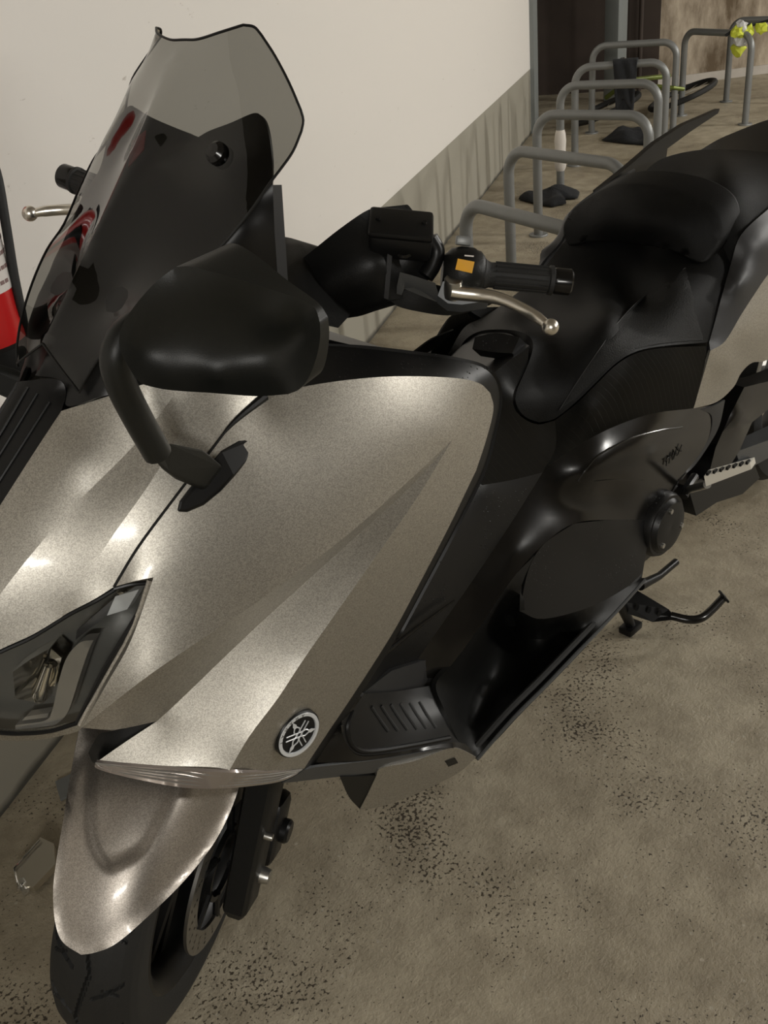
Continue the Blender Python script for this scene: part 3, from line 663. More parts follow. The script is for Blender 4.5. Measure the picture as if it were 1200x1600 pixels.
# --- seat
s_right = [(880, 380, -.17), (840, 430, -.165), (790, 472, -.15), (754, 496, -.135), (725, 512, -.13), (700, 554, -.12)]
s_front = [(700, 554, -.12), (712, 553, -.112), (728, 530, -.095), (752, 517, -.06), (790, 515, .0), (820, 521, .055), (833, 537, .08), (826, 567, .10), (807, 612, .122), (808, 635, .13), (822, 652, .136), (842, 660, .14)]
s_bot = [(842, 660, .14), (867, 654, .152), (900, 628, .17), (933, 596, .186), (962, 568, .196), (992, 550, .204), (1033, 541, .208), (1106, 535, .212)]
s_rear = [(1106, 535, .212), (1118, 500, .21), (1128, 462, .205), (1142, 412, .186)]
s_back = [(1142, 412, .186), (1112, 370, .14), UVW(1.33, 0, .85), (930, 340, -.12), (880, 380, -.17)]
SEAT = region([crv(s_right), crv(s_front), crv(s_bot), crv(s_rear), crv(s_back)], inner=[UVW(.92, 0, .800), UVW(1.0, 0, .80), UVW(1.1, 0, .80), UVW(.95, -.08, .802), UVW(1.1, .08, .80), (860, 560, .105), (900, 500, .085), (960, 480, .12), (1040, 440, .13), (867, 600, .14)], step=13)
SEATB = bvh_of([SEAT])
seat = panel('seat', [SEAT], M['seat'], SC, .018, sharp=60)
g_out = [(872, 642), (905, 592), (940, 540), (967, 502), (1010, 462), (1071, 419), (1084, 462), (1100, 530)]
# grained side inset with its stitched seam
def on(bv, u, v, lift):
    p, n = hit(bv, u, v); return p+n*lift
def decal(name, pts, bv, m, parent, lift=.0015, step=12):
    pl = [(u/1000, v/1000) for u, v in pts]; g = [Vector(p) for p in pl]; n0 = len(g)
    y = min(p[1] for p in pl)
    while y < max(p[1] for p in pl):
        x = min(p[0] for p in pl)
        while x < max(p[0] for p in pl):
            ins = False
            for a, b in zip(pl, pl[1:]+pl[:1]):
                if (a[1] > y) != (b[1] > y) and x < (b[0]-a[0])*(y-a[1])/(b[1]-a[1])+a[0]: ins = not ins
            if ins and min((Vector((x, y))-Vector(a)).length for a in pl) > step/1600: g.append(Vector((x, y)))
            x += step/1000
        y += step/1000
    vs, es, fs, *_ = delaunay_2d_cdt(g, [], [list(range(n0))], 1, 1e-7)
    V = []
    for q in vs:
        h = hit_safe(bv, q.x*1000, q.y*1000); V.append(h[0]+h[1]*lift)
    F = []
    for q in fs:
        q = list(q); a, b, c = [np.array(V[i]) for i in q[:3]]
        if np.cross(b-a, c-a)@(CAM-a) < 0: q = q[::-1]
        F.append(q)
    return panel(name, [(V, F)], m, parent, lift*.8, sharp=60)
def hit_safe(bv, u, v):
    d = Vector(wray(u, v)).normalized(); r = bv.ray_cast(Vector(CAM), d)
    if r[0] is None:
        k = bv.find_nearest(Vector(CAM)+d*1.45)
        return k[0], (k[1] if k[1].dot(d) < 0 else -k[1])
    return r[0], (r[1] if r[1].dot(d) < 0 else -r[1])
gi = [(873, 640), (905, 592), (940, 540), (967, 502), (1010, 462), (1071, 420), (1082, 462), (1098, 531), (1060, 534), (1033, 537), (992, 545), (960, 563), (933, 589), (898, 623)]
decal('seat_side_inset', gi, SEATB, M['grain'], seat)
mb = MB(); sp = smooth_path([on(SEATB, u, v, .0022) for u, v in gi[:6]], 9)
mb.add(*tube_geo(sp, .0008, 5))
mb.build('seat_stitching', M['graphite'], seat)
b_out = [(878, 367, -.17), (880, 348, -.17), (899, 324, -.15), (941, 297, -.10), (976, 287, -.05), (1025, 289, .02), (1077, 301, .09), (1113, 321, .14), (1128, 346, .165), (1126, 375, .172), (1112, 400, .168), (1092, 413, .155), (1053, 396, .10), (990, 382, 0), (920, 381, -.10), (890, 386, -.15), (878, 367, -.17)]
BR = region([crv(b_out, 6)], inner=[(1000, 330, 1.25, 'x'), (940, 335, 1.255, 'x'), (1060, 348, 1.255, 'x'), (1000, 360, 1.245, 'x'), (1095, 365, 1.27, 'x')], step=12)
br = solid('backrest', [BR], M['seat'], SC, (.07, .0, .012), sharp=75)
md = br.modifiers.new('soft', 'BEVEL'); md.width = .012; md.segments = 4; md.limit_method = 'ANGLE'; md.angle_limit = math.radians(50)
PS = region([crv([(985, 300, -.14), (1012, 264, -.16), (1042, 245, -.16), (1095, 234, -.13), (1150, 234, -.02), (1230, 240, .10)]), crv([(1230, 240, .10), (1240, 270, .16), (1200, 327, .19)], 3), crv([(1200, 327, .19), (1158, 367, .19), (1142, 412, .186)]), crv([(1142, 412, .186), (1080, 345, .09), (985, 300, -.14)], 4)], inner=[UVW(1.45, 0, .935), UVW(1.6, 0, .96)])
panel('passenger_seat', [PS], M['seat'], SC, .02, sharp=60)
TL = region([crv([(1095, 234, -.13), (1120, 219, -.12), (1147, 207, -.10), (1200, 187, -.03), (1270, 170, .06)]), crv([(1270, 170, .06), (1230, 240, .10)], 4), crv([(1230, 240, .10), (1150, 234, -.02), (1095, 234, -.13)])])
panel('tail_cover', [TL], M['wet'], SC, .015, sharp=60)
t_in = crv([(1108, 535, .214), (1118, 500, .212), (1128, 462, .208), (1142, 412, .192), (1158, 367, .194), (1200, 327, .196), (1250, 285, .19)])
t_out = crv([(1110, 548, .222), (1133, 533, .228), (1158, 492, .230), (1180, 458, .230), (1200, 429, .230), (1250, 365, .228)])
panel('tail_trim', [region([t_in, crv([(1250, 285, .19), (1250, 365, .228)], 3), rev(t_out), crv([(1110, 548, .222), (1108, 535, .214)], 2)], inner=[(1150, 440, .222), (1190, 380, .222)], step=10)], M['graphite'], SC, .006, 'copy')
panel('tail_fairing', [region([t_out, crv([(1250, 365, .228), (1250, 530, .225)], 4), crv([(1250, 530, .225), (1200, 562, .222), (1175, 567, .222), (1158, 583, .218), (1146, 605, .214), (1120, 628, .212), (1084, 638, .214)]), crv([(1084, 638, .214), (1110, 548, .222)], 4)], inner=[(1170, 520, .238), (1135, 570, .230), (1220, 480, .24)], step=11)], M['silver'], SC, .005, 'copy')
panel('side_panel_strip', [region([crv([(1086, 640, .213), (1110, 636, .214), (1133, 625, .211)], 4), crv([(1133, 625, .211), (1124, 665, .214), (1108, 695, .215), (1085, 728, .215), (1060, 752, .214), (1040, 790, .214)]), crv([(1040, 790, .214), (1043, 778, .213), (1066, 744, .212), (1104, 692, .213), (1112, 650, .212), (1086, 640, .213)])], step=7)], M['graphite'], SC, .004, 'copy')

# --- grab rail: the long pointed blade beyond the seat
gr = [(1125, 170, -.215), (1070, 194, -.215), (1025, 223, -.212), (980, 262, -.206), (935, 298, -.20), (935, 312, -.20), (985, 288, -.206), (1012, 268, -.21), (1041, 248, -.212), (1043, 232, -.213), (1080, 205, -.215), (1122, 177, -.215)]
for sgn in (1, -1):
    q = [P(*g) for g in gr]; q = q if sgn == 1 else [mir(p) for p in q]
    MB().add(*prism_geo(q, (0, .014*sgn, 0))).build('grab_rail', M['satin'], SC)

# --- ribbed twill panels below the seat
CA = region([crv([(771, 583, .09), (800, 560, .09), (827, 542, .085)], 3), crv([(827, 542, .085), (822, 575, .100), (803, 612, .118), (804, 638, .127), (820, 655, .133), (842, 663, .137), (867, 657, .150)]), crv([(867, 657, .150), (868, 700, .160), (848, 738, .160)], 3), rev(c_fw), crv([(754, 758, .140), (740, 745, .130), (755, 690, .115), (765, 630, .10), (771, 583, .09)])], step=11)
panel('tunnel_panel', [CA], M['carbon'], SC, .003, 'copy', sharp=50)
CBn = region([crv([(867, 657, .150), (900, 631, .168), (933, 599, .184), (962, 571, .194), (992, 553, .203), (1033, 544, .208), (1106, 541, .213), (1124, 546, .218)]), crv([(1124, 546, .218), (1083, 638, .214)], 4), crv([(1083, 638, .214), (1012, 648, .214), (933, 679, .198), (862, 724, .165), (848, 738, .160)]), crv([(848, 738, .160), (868, 700, .160), (867, 657, .150)], 3)], inner=[(1050, 575, .222), (980, 598, .213), (920, 642, .192)], step=11)
panel('under_seat_panel', [CBn], M['carbon'], SC, .003, 'copy', sharp=50)
TLd = region([crv([(700, 560, -.118), (728, 535, -.095), (752, 521, -.06), (790, 519, .0), (827, 540, .085)]), crv([(827, 540, .085), (800, 560, .09), (771, 583, .09)], 3), crv([(771, 583, .09), (740, 575, .02), (700, 560, -.118)], 3)], inner=[(765, 560, 0.79, 'z')])
panel('tunnel_recess', [TLd], M['satin'], SC, .004)
solid('fuel_door', [region([crv([(742, 527, .015), (775, 520, .04), (812, 527, .075)], 3), crv([(812, 527, .075), (800, 552, .082)], 3), crv([(800, 552, .082), (770, 550, .05), (738, 545, .02)], 3), crv([(738, 545, .02), (742, 527, .015)], 2)], step=8)], M['wet'], SC, (.02, .0, -.02))

# --- mirrors
def mirror_part(sgn):
    sfx = (lambda p: p) if sgn == 1 else mir
    top = crv([(275, 417, .33), (300, 417, .345), (350, 430, .37), (420, 451, .40), (470, 468, .425), (492, 482, .438), (500, 505, .445)], 5)
    rt = crv([(500, 505, .445), (500, 530, .442), (494, 560, .435), (482, 590, .425), (468, 608, .415), (450, 616, .405)], 4)
    bot = crv([(450, 616, .405), (400, 619, .385), (330, 614, .355), (270, 610, .33), (240, 605, .318), (218, 597, .308), (202, 575, .30), (190, 552, .295), (186, 530, .294), (195, 500, .298), (225, 460, .312), (250, 435, .322), (275, 417, .33)], 4)
    ridge = crv([(186, 545, .294), (240, 556, .316), (330, 548, .352), (420, 536, .392), (470, 526, .42), (500, 512, .444)], 5)
    R1 = region([top, rt, bot], inner=[(225, 553, .300), (240, 556, .304), (280, 553, .319), (330, 548, .337), (380, 542, .357), (420, 536, .374), (460, 527, .398), (480, 521, .415), (300, 470, .338), (380, 490, .368), (440, 500, .402), (260, 590, .318), (340, 592, .345), (420, 592, .38)], step=10)
    V, F = R1
    if sgn == -1: V = [mir(p) for p in V]; F = [q[::-1] for q in F]
    bm = bmesh.new(); bv = [bm.verts.new(tuple(p)) for p in V]
    for q in F: bm.faces.new([bv[i] for i in q])
    bmesh.ops.remove_doubles(bm, verts=bm.verts, dist=.0005)
    r = bmesh.ops.extrude_face_region(bm, geom=bm.faces[:], use_keep_orig=True)
    nv = [g for g in r['geom'] if isinstance(g, bmesh.types.BMVert)]
    cx = sum((v.co for v in nv), Vector())/len(nv); nn = Vector((1, 0, .12)).normalized()
    for v in nv:     # flatten the back into the plane that holds the glass
        d = (v.co-cx).dot(nn); v.co += nn*(-d+.052); v.co = cx+nn*.052+(v.co-cx-nn*.052)*.97
    bmesh.ops.recalc_face_normals(bm, faces=bm.faces)
    me = bpy.data.meshes.new('mirror_housing'); bm.to_mesh(me); me.materials.append(M['mirror_black'])
    me.polygons.foreach_set('use_smooth', [True]*len(me.polygons)); me.set_sharp_from_angle(angle=math.radians(55))
    o = bpy.data.objects.new('mirror_housing', me); COL.objects.link(o); o.parent = SC
    md = o.modifiers.new('soft', 'BEVEL'); md.width = .004; md.segments = 3; md.limit_method = 'ANGLE'; md.angle_limit = math.radians(50)
    ol = [P(*g) for g in [(275, 430, .33), (350, 440, .37), (470, 478, .425), (490, 520, .44), (475, 590, .422), (440, 606, .40), (260, 598, .325), (205, 560, .30), (215, 480, .31)]]
    ol = [Vector(sfx(p)) for p in ol]; c2 = sum(ol, Vector())/len(ol)
    ol = [p-nn*((p-cx).dot(nn))+nn*.0525 for p in ol]; c2 = sum(ol, Vector())/len(ol); ol = [c2+(p-c2)*.9 for p in ol]
    link('mirror_glass', *prism_geo(ol, tuple(nn*.002)), M['chrome'], o, smooth=False)
    # stalk, elbow and leaf shaped foot
    A = [P(214, 508, .262), P(190, 530, .262), P(180, 560, .262), P(190, 602, .258), P(216, 655, .250), P(246, 708, .242)]
    mb = MB(); mb.add(*tube_geo([sfx(p) for p in smooth_path(A, 5)], [.015]*6+[.0145]*(len(smooth_path(A, 5))-6), 14)); mb.build('mirror_stalk', M['mirror_black'], SC)
    e1 = P(250, 708, .240); e2 = P(330, 742, .200)
    blk = [(246, 690, .242), (270, 692, .236), (318, 702, .213), (346, 726, .198), (320, 762, .196), (262, 738, .228), (240, 720, .243)]
    mb = MB(); V2, F2 = prism_geo([sfx(P(*g)) for g in blk], (.016, .018*sgn, -.022)); mb.add(V2, F2)
    b = mb.build('mirror_arm', M['mirror_black'], SC, smooth=False); md = b.modifiers.new('soft', 'BEVEL'); md.width = .005; md.segments = 3
    leaf = [(397, 684, .183), (400, 692, .186), (385, 722, .192), (366, 745, .195), (345, 768, .195), (318, 790, .190), (292, 801, .184), (276, 800, .180), (280, 784, .178), (300, 758, .178), (325, 728, .180), (345, 706, .181), (372, 690, .181)]
    lo = [Vector(sfx(P(*g))) for g in leaf]; up = Vector((-.35, -.75*sgn, .55)).normalized()
    mb = MB(); mb.add(*prism_geo([p+up*.009 for p in lo], tuple(-up*.02)))
    b = mb.build('mirror_foot', M['satin'], SC, smooth=False); md = b.modifiers.new('soft', 'BEVEL'); md.width = .004; md.segments = 3
mirror_part(1); mirror_part(-1)

# --- handlebar, turned with the front wheel
def ust(p):      # back into the straight-ahead frame
    return RS.T@(np.array(p)-A0)+A0
def rgt(p):      # the same point on the other bar end, both turned together
    return RS@(mir(ust(p))-A0)+A0
g_in, g_out_ = P(705, 424, .183), P(893, 441, .2965)
bd = Vector(g_out_-g_in).normalized()
def bar_pt(t): return g_in+(g_out_-g_in)*t
for side in (0, 1):
    s = (lambda p: p) if side == 0 else (lambda p: rgt(p))
    a, b = Vector(s(g_in)), Vector(s(g_out_)); d = (b-a).normalized(); Lb = (b-a).length
    hb = MB().add(*lathe_geo([(0, 0), (.011, 0), (.011, Lb*.4), (0, Lb*.4)], a, d, 20)).build('handlebar', M['satin'], SC)
    MB().add(*lathe_geo([(0, Lb*.24), (.021, Lb*.24), (.021, Lb*.27), (.0185, Lb*.29), (.0165, Lb*.32), (.0172, Lb*.5), (.0172, Lb*.80), (.0195, Lb*.81), (.0195, Lb*.84), (.016, Lb*.85), (0, Lb*.85)], a, d, 28)).build('grip', M['rubber'], hb)
    mb = MB().add(*lathe_geo([(0, Lb*.85), (.0165, Lb*.85), (.0175, Lb*.87), (.0175, Lb*.985), (.015, Lb), (.006, Lb), (.005, Lb*.985), (0, Lb*.985)], a, d, 28)); mb.build('bar_end', M['gloss'], hb)
    mb = MB()
    for k in range(14):
        an = 2*math.pi*k/14; u_ = d.orthogonal().normalized(); v_ = d.cross(u_); o_ = (u_*math.cos(an)+v_*math.sin(an))*.0172
        mb.add(*tube_geo([a+d*Lb*.36+o_, a+d*Lb*.79+o_], .0014, 6))
    mb.build('grip_rib', M['rubber'], hb)
    hs = MB().add(*lathe_geo([(0, -.012), (.020, -.012), (.030, -.002), (.033, Lb*.06), (.033, Lb*.17), (.030, Lb*.20), (.029, Lb*.23), (.024, Lb*.26), (0, Lb*.26)], a, d, 30)).build('switch_housing', M['black'], SC)
    if side == 0:
        toc = (Vector(CAM)-a).normalized(); toc = (toc-d*toc.dot(d)).normalized(); sd_ = d.cross(toc)
        def hpt(u, v, lift=.0):
            d0 = Vector(wray(u, v)).normalized(); # meet the housing drum
            w0 = Vector(CAM)-a; A_ = (d0-d*d0.dot(d)); B_ = (w0-d*w0.dot(d)); qa = A_.dot(A_); qb = 2*A_.dot(B_); qc = B_.dot(B_)-(.033+lift)**2
            t = (-qb-math.sqrt(max(0, qb*qb-4*qa*qc)))/(2*qa); return Vector(CAM)+d0*t
        q = [hpt(715, 404, .001), hpt(741, 409, .001), hpt(737, 427, .001), hpt(711, 421, .001)]
        lb = MB().add(*prism_geo(q, tuple(toc*.004))).build('passing_switch', M['yellow'], hs, smooth=False); lb['label'] = 'yellow switch button'
        MB().add(*box_geo(hpt(724, 376, .0), .020, .012, .016, frame_R(d, toc), .002)).build('switch_tab', M['rack'], hs)
        MB().add(*box_geo(hpt(733, 400, .0), .012, .002, .001, frame_R(d, toc))).build('switch_mark', M['label'], hs)
    # brake lever
    lv = [P(640, 440, .168), P(672, 443, .186), P(705, 455, .202), P(750, 461, .232), P(785, 468, .262), P(820, 484, .292), P(845, 500, .318), P(857, 511, .331)]
    lp = smooth_path([s(p) for p in lv], 5); n_ = len(lp); rr = []
    for i in range(n_):
        t = i/(n_-1); rr.append(.0135-.006*min(1, t*1.6) if t < .85 else .0070-.012*(t-.85))
    lever = MB().add(*tube_geo(lp[10:], rr[10:], 12)).build('brake_lever', M['alloy'], SC)
    bm = bmesh.new(); bmesh.ops.create_icosphere(bm, subdivisions=3, radius=.0108); bm.transform(Matrix.Translation(Vector(s(P(860, 511, .333)))))
    bm.verts.index_update(); MB().add([v.co[:] for v in bm.verts], [[v.index for v in f.verts] for f in bm.faces]).build('lever_ball', M['alloy'], lever); bm.free()
    up_ = Vector(RS@np.array([-.3, 0, .95])).normalized()
    MB().add(*lathe_geo([(0, .016), (.011, .016), (.012, .014), (.0125, -.012), (0, -.012)], Vector(s(P(708, 450, .200))), up_, 24)).build('lever_pivot', M['steel'], lever)
    MB().add(*prism_geo([s(P(*g)) for g in [(625, 425, .16), (650, 432, .17), (680, 442, .185), (686, 462, .186), (660, 452, .172), (632, 440, .16), (628, 450, .157), (620, 448, .155)]], tuple(-up_*.012))).build('lever_bracket', M['greyarm'], lever)
    MB().add(*prism_geo([s(P(*g)) for g in [(692, 440, .19), (712, 436, .202), (742, 452, .222), (765, 460, .24), (762, 470, .24), (722, 476, .212), (700, 474, .196), (684, 462, .186)]], tuple(-up_*.013))).build('lever_root', M['greyarm'], lever)
    # reservoir with its lid
    c0 = Vector(s(P(626, 372, .135))); R_ = frame_R(d, up_)
    if side == 0:
        rv = MB().add(*box_geo(c0, .082, .052, .036, R_, .008)).build('fluid_reservoir', M['satin'], SC)
        MB().add(*box_geo(c0+up_*.021, .084, .056, .011, R_, .005)).build('reservoir_lid', M['wet'], rv)
        for k in (-1, 1): MB().add(*lathe_geo([(0, .0295), (.003, .0295), (.0034, .027), (0, .027)], c0+R_@Vector((.030*k, 0, 0)), up_, 10)).build('lid_screw', M['satin'], rv)
        MB().add(*lathe_geo([(.0, 0), (.013, 0), (.013, -.006), (.009, -.008), (.009, -.004), (0, -.004)], P(632, 388, .147), -(Vector(CAM)-Vector(P(632, 388, .147))).normalized(), 20)).build('sight_glass', M['gloss'], rv)
        MB().add(*tube_geo(smooth_path([s(P(672, 372, .162)), s(P(682, 392, .168)), s(P(676, 415, .168)), s(P(665, 432, .165))], 6), .011, 12)).build('lever_clamp', M['satin'], SC)
    else:
        MB().add(*box_geo(c0, .082, .052, .036, R_, .008)).build('fluid_reservoir', M['satin'], SC)
# padded black cover between the bars
hc = [(440, 428, .02), (480, 398, .045), (530, 358, .075), (575, 328, .098), (590, 332, .105), (612, 372, .125), (618, 410, .138), (616, 468, .140), (580, 480, .115), (540, 492, .085), (500, 503, .060), (480, 488, .048), (462, 462, .03)]
HC = region([crv(hc[:6]), crv(hc[5:8]), crv(hc[7:]), crv([hc[-1], hc[0]], 3)], inner=[(540, 420, .100), (590, 410, .132), (500, 450, .070), (560, 450, .112)], step=10)
o = solid('handlebar_cover', [HC], M['black'], SC, (.045, -.018, -.004), sharp=50)
MB().add(*prism_geo([P(606, 390, .137), P(613, 398, .140), P(607, 468, .137), P(600, 466, .134)], (.002, .004, 0))).build('cover_edge', M['graphite'], o)
o = solid('lever_shroud', [region([crv([(610, 470, .135), (640, 452, .15), (690, 465, .18), (740, 470, .20), (752, 476, .205)]), crv([(752, 476, .205), (735, 487, .196), (700, 493, .18), (660, 488, .16), (625, 480, .142), (610, 470, .135)])], step=7)], M['black'], SC, (.03, -.006, 0))
solid('knee_bolster', [region([crv([(722, 478, -.16), (745, 480, -.155), (800, 480, -.15), (830, 488, -.13)]), crv([(830, 488, -.13), (800, 503, -.13), (760, 500, -.14), (722, 478, -.16)])], step=7)], M['satin'], SC, (.03, .01, -.03))

# --- front fork, wheel and mudguard, all turned to the left
def Fk(x, l, z): return steer(x, l, z)
def fork_xform(vs): return [steer(v[0], -v[1], v[2]) for v in vs]
def add_fork(name, v, f, m, parent, **k): return link(name, fork_xform(v), f, m, parent, **k)
AXL = Vector((0, 0, .275))
prof = [(.150, -.052), (.190, -.054), (.2, -.0565), (.222, -.061), (.240, -.0615), (.252, -.057), (.262, -.047), (.269, -.033), (.2735, -.017), (.275, 0)]
prof = prof+[(r, -h) for r, h in prof[::-1][1:]]
prof = [(r if r > .19 else .195, h) for r, h in prof]
dense = []
for (r0, h0), (r1, h1) in zip(prof, prof[1:]):
    k = 8 if r0 > .25 or r1 > .25 else 2
    for i in range(k): t = i/k; dense.append((r0+(r1-r0)*t, h0+(h1-h0)*t))
dense.append(prof[-1])
NT = 1000; vs = []; fs = []
for (r, h) in dense:
    for k in range(NT):
        a = 2*math.pi*k/NT; rr = r
        if r > .250:
            ph = (a*9/math.pi) % 2; tri = ph if ph < 1 else 2-ph
            if abs(h-(.010*(tri*2-1))) < .0024: rr -= .005
            side = 1 if h > 0 else -1; q = (a*20/(2*math.pi)+(.5 if h > 0 else 0)+abs(h)*9) % 1
            if .014 < abs(h) < .050 and abs(q-.5) < .045: rr -= .0045
            q2 = (a*20/(2*math.pi)+(.5 if h > 0 else 0)+.45-abs(h)*5) % 1
            if .026 < abs(h) < .046 and abs(q2-.5) < .035: rr -= .004
        vs.append((AXL.x+rr*math.cos(a), h, AXL.z+rr*math.sin(a)))
for i in range(len(dense)-1):
    for k in range(NT): fs.append([i*NT+k, i*NT+(k+1) % NT, (i+1)*NT+(k+1) % NT, (i+1)*NT+k])
rimp = [(.197, -.050), (.200, -.054), (.192, -.056), (.180, -.048), (.172, -.030), (.170, 0), (.172, .030), (.180, .048), (.192, .056), (.200, .054), (.197, .050)]
rv, rf = lathe_geo(rimp, AXL, (0, 1, 0), 72)
mb = MB(); mb.add(rv, rf); mb.add(*lathe_geo([(0, -.045), (.032, -.045), (.036, -.02), (.036, .02), (.032, .045), (0, .045)], AXL, (0, 1, 0), 28))
for k in range(5):
    a = 2*math.pi*k/5+.3
    for da in (-.13, .13):
        p0 = AXL+Vector((math.cos(a)*.03, 0, math.sin(a)*.03)); p1 = AXL+Vector((math.cos(a+da)*.174, 0, math.sin(a+da)*.174))
        dx = (p1-p0).normalized(); sd2 = Vector((0, 1, 0)).cross(dx)
        mb.add(*prism_geo([p0-sd2*.010+Vector((0, -.018, 0)), p1-sd2*.008+Vector((0, -.014, 0)), p1-sd2*.008+Vector((0, .014, 0)), p0-sd2*.010+Vector((0, .018, 0))], tuple(sd2*.016)))
fw = add_fork('front_wheel', mb.v, mb.f, M['satin'], SC)
add_fork('front_tyre', vs, fs, M['rubber'], fw, sharp=30)
def holed_disc(yc, th, r0, r1, NA=168, NR=9):
    V = []; Fc = []
    for s_ in (-1, 1):
        for i in range(NR+1):
            for k in range(NA):
                a = 2*math.pi*k/NA; r = r0+(r1-r0)*i/NR; V.append((AXL.x+r*math.cos(a), yc+s_*th/2, AXL.z+r*math.sin(a)))
    n = (NR+1)*NA
    hole = lambda i, k: (i in (2, 4, 6) and (k+i*3) % 7 == 0) and 1 <= i <= NR-2
    for i in range(NR):
        for k in range(NA):
            if hole(i, k): continue
            q = [i*NA+k, i*NA+(k+1) % NA, (i+1)*NA+(k+1) % NA, (i+1)*NA+k]; Fc.append(q); Fc.append([n+j for j in q[::-1]])
    for i in (0, NR):
        for k in range(NA): Fc.append([i*NA+k, n+i*NA+k, n+i*NA+(k+1) % NA, i*NA+(k+1) % NA])
    return V, Fc
for yc in (-.078, .078):
    v, f = holed_disc(yc, .005, .098, .1335); dk = add_fork('brake_disc', v, f, M['disc'], fw, smooth=False)
    mb = MB(); mb.add(*lathe_geo([(.050, yc-.004), (.058, yc-.004), (.058, yc+.004), (.050, yc+.004), (.050, yc-.004)], AXL, (0, 1, 0), 40))
    for k in range(6):
        a = 2*math.pi*k/6
        mb.add(*tube_geo([AXL+Vector((math.cos(a)*.05, yc, math.sin(a)*.05)), AXL+Vector((math.cos(a+.25)*.101, yc, math.sin(a+.25)*.101))], .006, 8))
    add_fork('disc_carrier', mb.v, mb.f, M['satin'], fw)
# fork legs: covered tubes beside the wheel, running up along the steering axis
up25 = Vector((math.sin(math.radians(25)), 0, math.cos(math.radians(25))))
for sg in (-1, 1):
    base = Vector((-.022, .119*sg, .270)); side = Vector((0, 1, 0))
    fwd = Vector((-up25.z, 0, up25.x))
    prof2 = [(-.028, -.022), (-.020, -.030), (.026, -.030), (.036, -.020), (.036, .020), (.026, .030), (-.020, .030), (-.028, .022)]
    V = []
    hs_ = [(-.045, .6), (-.03, .95), (.10, 1.05), (.22, 1.15), (.34, 1.1)]
    for h, k in hs_:
        for (a_, b_) in prof2: V.append(base+up25*h-fwd*a_*k*1.15+side*b_*k*.66)
    n8 = len(prof2); Fc = [[i*n8+j, i*n8+(j+1) % n8, (i+1)*n8+(j+1) % n8, (i+1)*n8+j] for i in range(len(hs_)-1) for j in range(n8)]
    Fc += [list(range(n8))[::-1], [(len(hs_)-1)*n8+j for j in range(n8)]]
    fl = add_fork('fork_leg', V, Fc, M['black'], SC)
    v, f = tube_geo([base+up25*.30, base+up25*.62], .024, 20); add_fork('fork_tube', v, f, M['satin'], fl)
    v, f = lathe_geo([(0, .012), (.011, .012), (.013, .0), (.013, -.02), (0, -.02)], Vector((0, .140*sg, .275)), (0, sg, 0), 20); add_fork('axle_bolt', v, f, M['steel'], fl)
    for hh, xx in ((.20, -.018), (.10, -.018)):
        v, f = lathe_geo([(0, .007), (.005, .007), (.006, .0), (.006, -.01), (0, -.01)], base+up25*hh-fwd*-xx*-1+side*.026*sg, (0, sg, 0), 12); add_fork('cover_bolt', v, f, M['steel'], fl)
    # caliper behind the leg
    mb = MB(); mb.add(*box_geo(base+up25*.06-fwd*.075, .062, .05, .11, frame_R(fwd, up25), .012)); mb.add(*lathe_geo([(0, .014), (.016, .014), (.019, .01), (.019, 0), (0, 0)], base+up25*.06-fwd*.075+side*.024*sg, (0, sg, 0), 20))
    add_fork('brake_caliper', mb.v, mb.f, M['satin'], SC)
    mb = MB(); mb.add(*tube_geo(smooth_path([base+up25*.09-fwd*.09, base+up25*.16-fwd*.105, base+up25*.30-fwd*.07, base+up25*.45-fwd*.03], 6), .006, 10)); add_fork('brake_hose', mb.v, mb.f, M['rubber'], SC)
# mudguard
m_l = crv([(128, 1120, -.075), (110, 1210, -.079), (99, 1280, -.080), (88, 1345, -.072), (83, 1392, -.058), (86, 1440, -.042), (98, 1472, -.026), (127, 1492, -.004)], 5, 's')
m_r = crv([(127, 1492, -.004), (150, 1488, .012), (182, 1474, .030), (230, 1433, .058), (290, 1374, .080), (340, 1308, .090), (372, 1235, .090), (400, 1130, .088)], 5, 's')
m_top = crv([(400, 1130, .088), (260, 1095, .0), (128, 1120, -.075)], 6, 's')
rec = crv([(142, 1120, -.046), (135, 1180, -.045), (130, 1235, -.043), (128, 1285, -.040), (134, 1320, -.034), (148, 1350, -.024), (168, 1366, -.010), (195, 1357, .006), (232, 1335, .024), (258, 1290, .037), (285, 1225, .046), (308, 1120, .05)], 4, 's')
FMo = [(u[0], u[1]) for u in rec]
def fk(r, adeg, l):
    a = math.radians(adeg); p = steer(-r*math.cos(a), l, .275+r*math.sin(a)); q = p-CAM; d = q@_D
    return (600+FPX*(q@_R)/d, 800-FPX*(q@_U)/d, l)
inn = [fk(.318, 38, 0.005), fk(.326, 60, 0.0), fk(.318, 58, .055), fk(.320, 60, -.05), fk(.326, 85, 0.0), fk(.318, 82, .06)]
FEN = region([m_l, m_r, m_top], inner=inn, step=8, mode='s')
V, F = FEN
def crown(q):      # shape of the guard in its own frame: distance from the axle against sideways offset
    u_ = RS.T@(q-A0-FORK_OFF)+A0; l_ = abs(u_[1])
    return math.hypot(u_[0], u_[2]-.275)-(.319-.012*(l_/.06)**2-.030*(l_/.088)**6)
VN = []
for p in V:
    p = np.array(p); dirv = (p-CAM)/np.linalg.norm(p-CAM); t0 = np.linalg.norm(p-CAM)-.16; best = None; pv = None
    for k in range(129):
        t = t0+k*.0025; g = crown(CAM+dirv*t)
        if pv is not None and pv > 0 >= g: best = t-.0025*(-g)/(pv-g); break
        pv = g
    if best is None:
        gs = [(crown(CAM+dirv*(t0+k*.0025)), t0+k*.0025) for k in range(129)]; best = min(gs)[1]
    VN.append(best)
VN = np.array(VN); nb = [set() for _ in V]
for f_ in F:
    for i in range(len(f_)): nb[f_[i]].add(f_[i-1]); nb[f_[i-1]].add(f_[i])
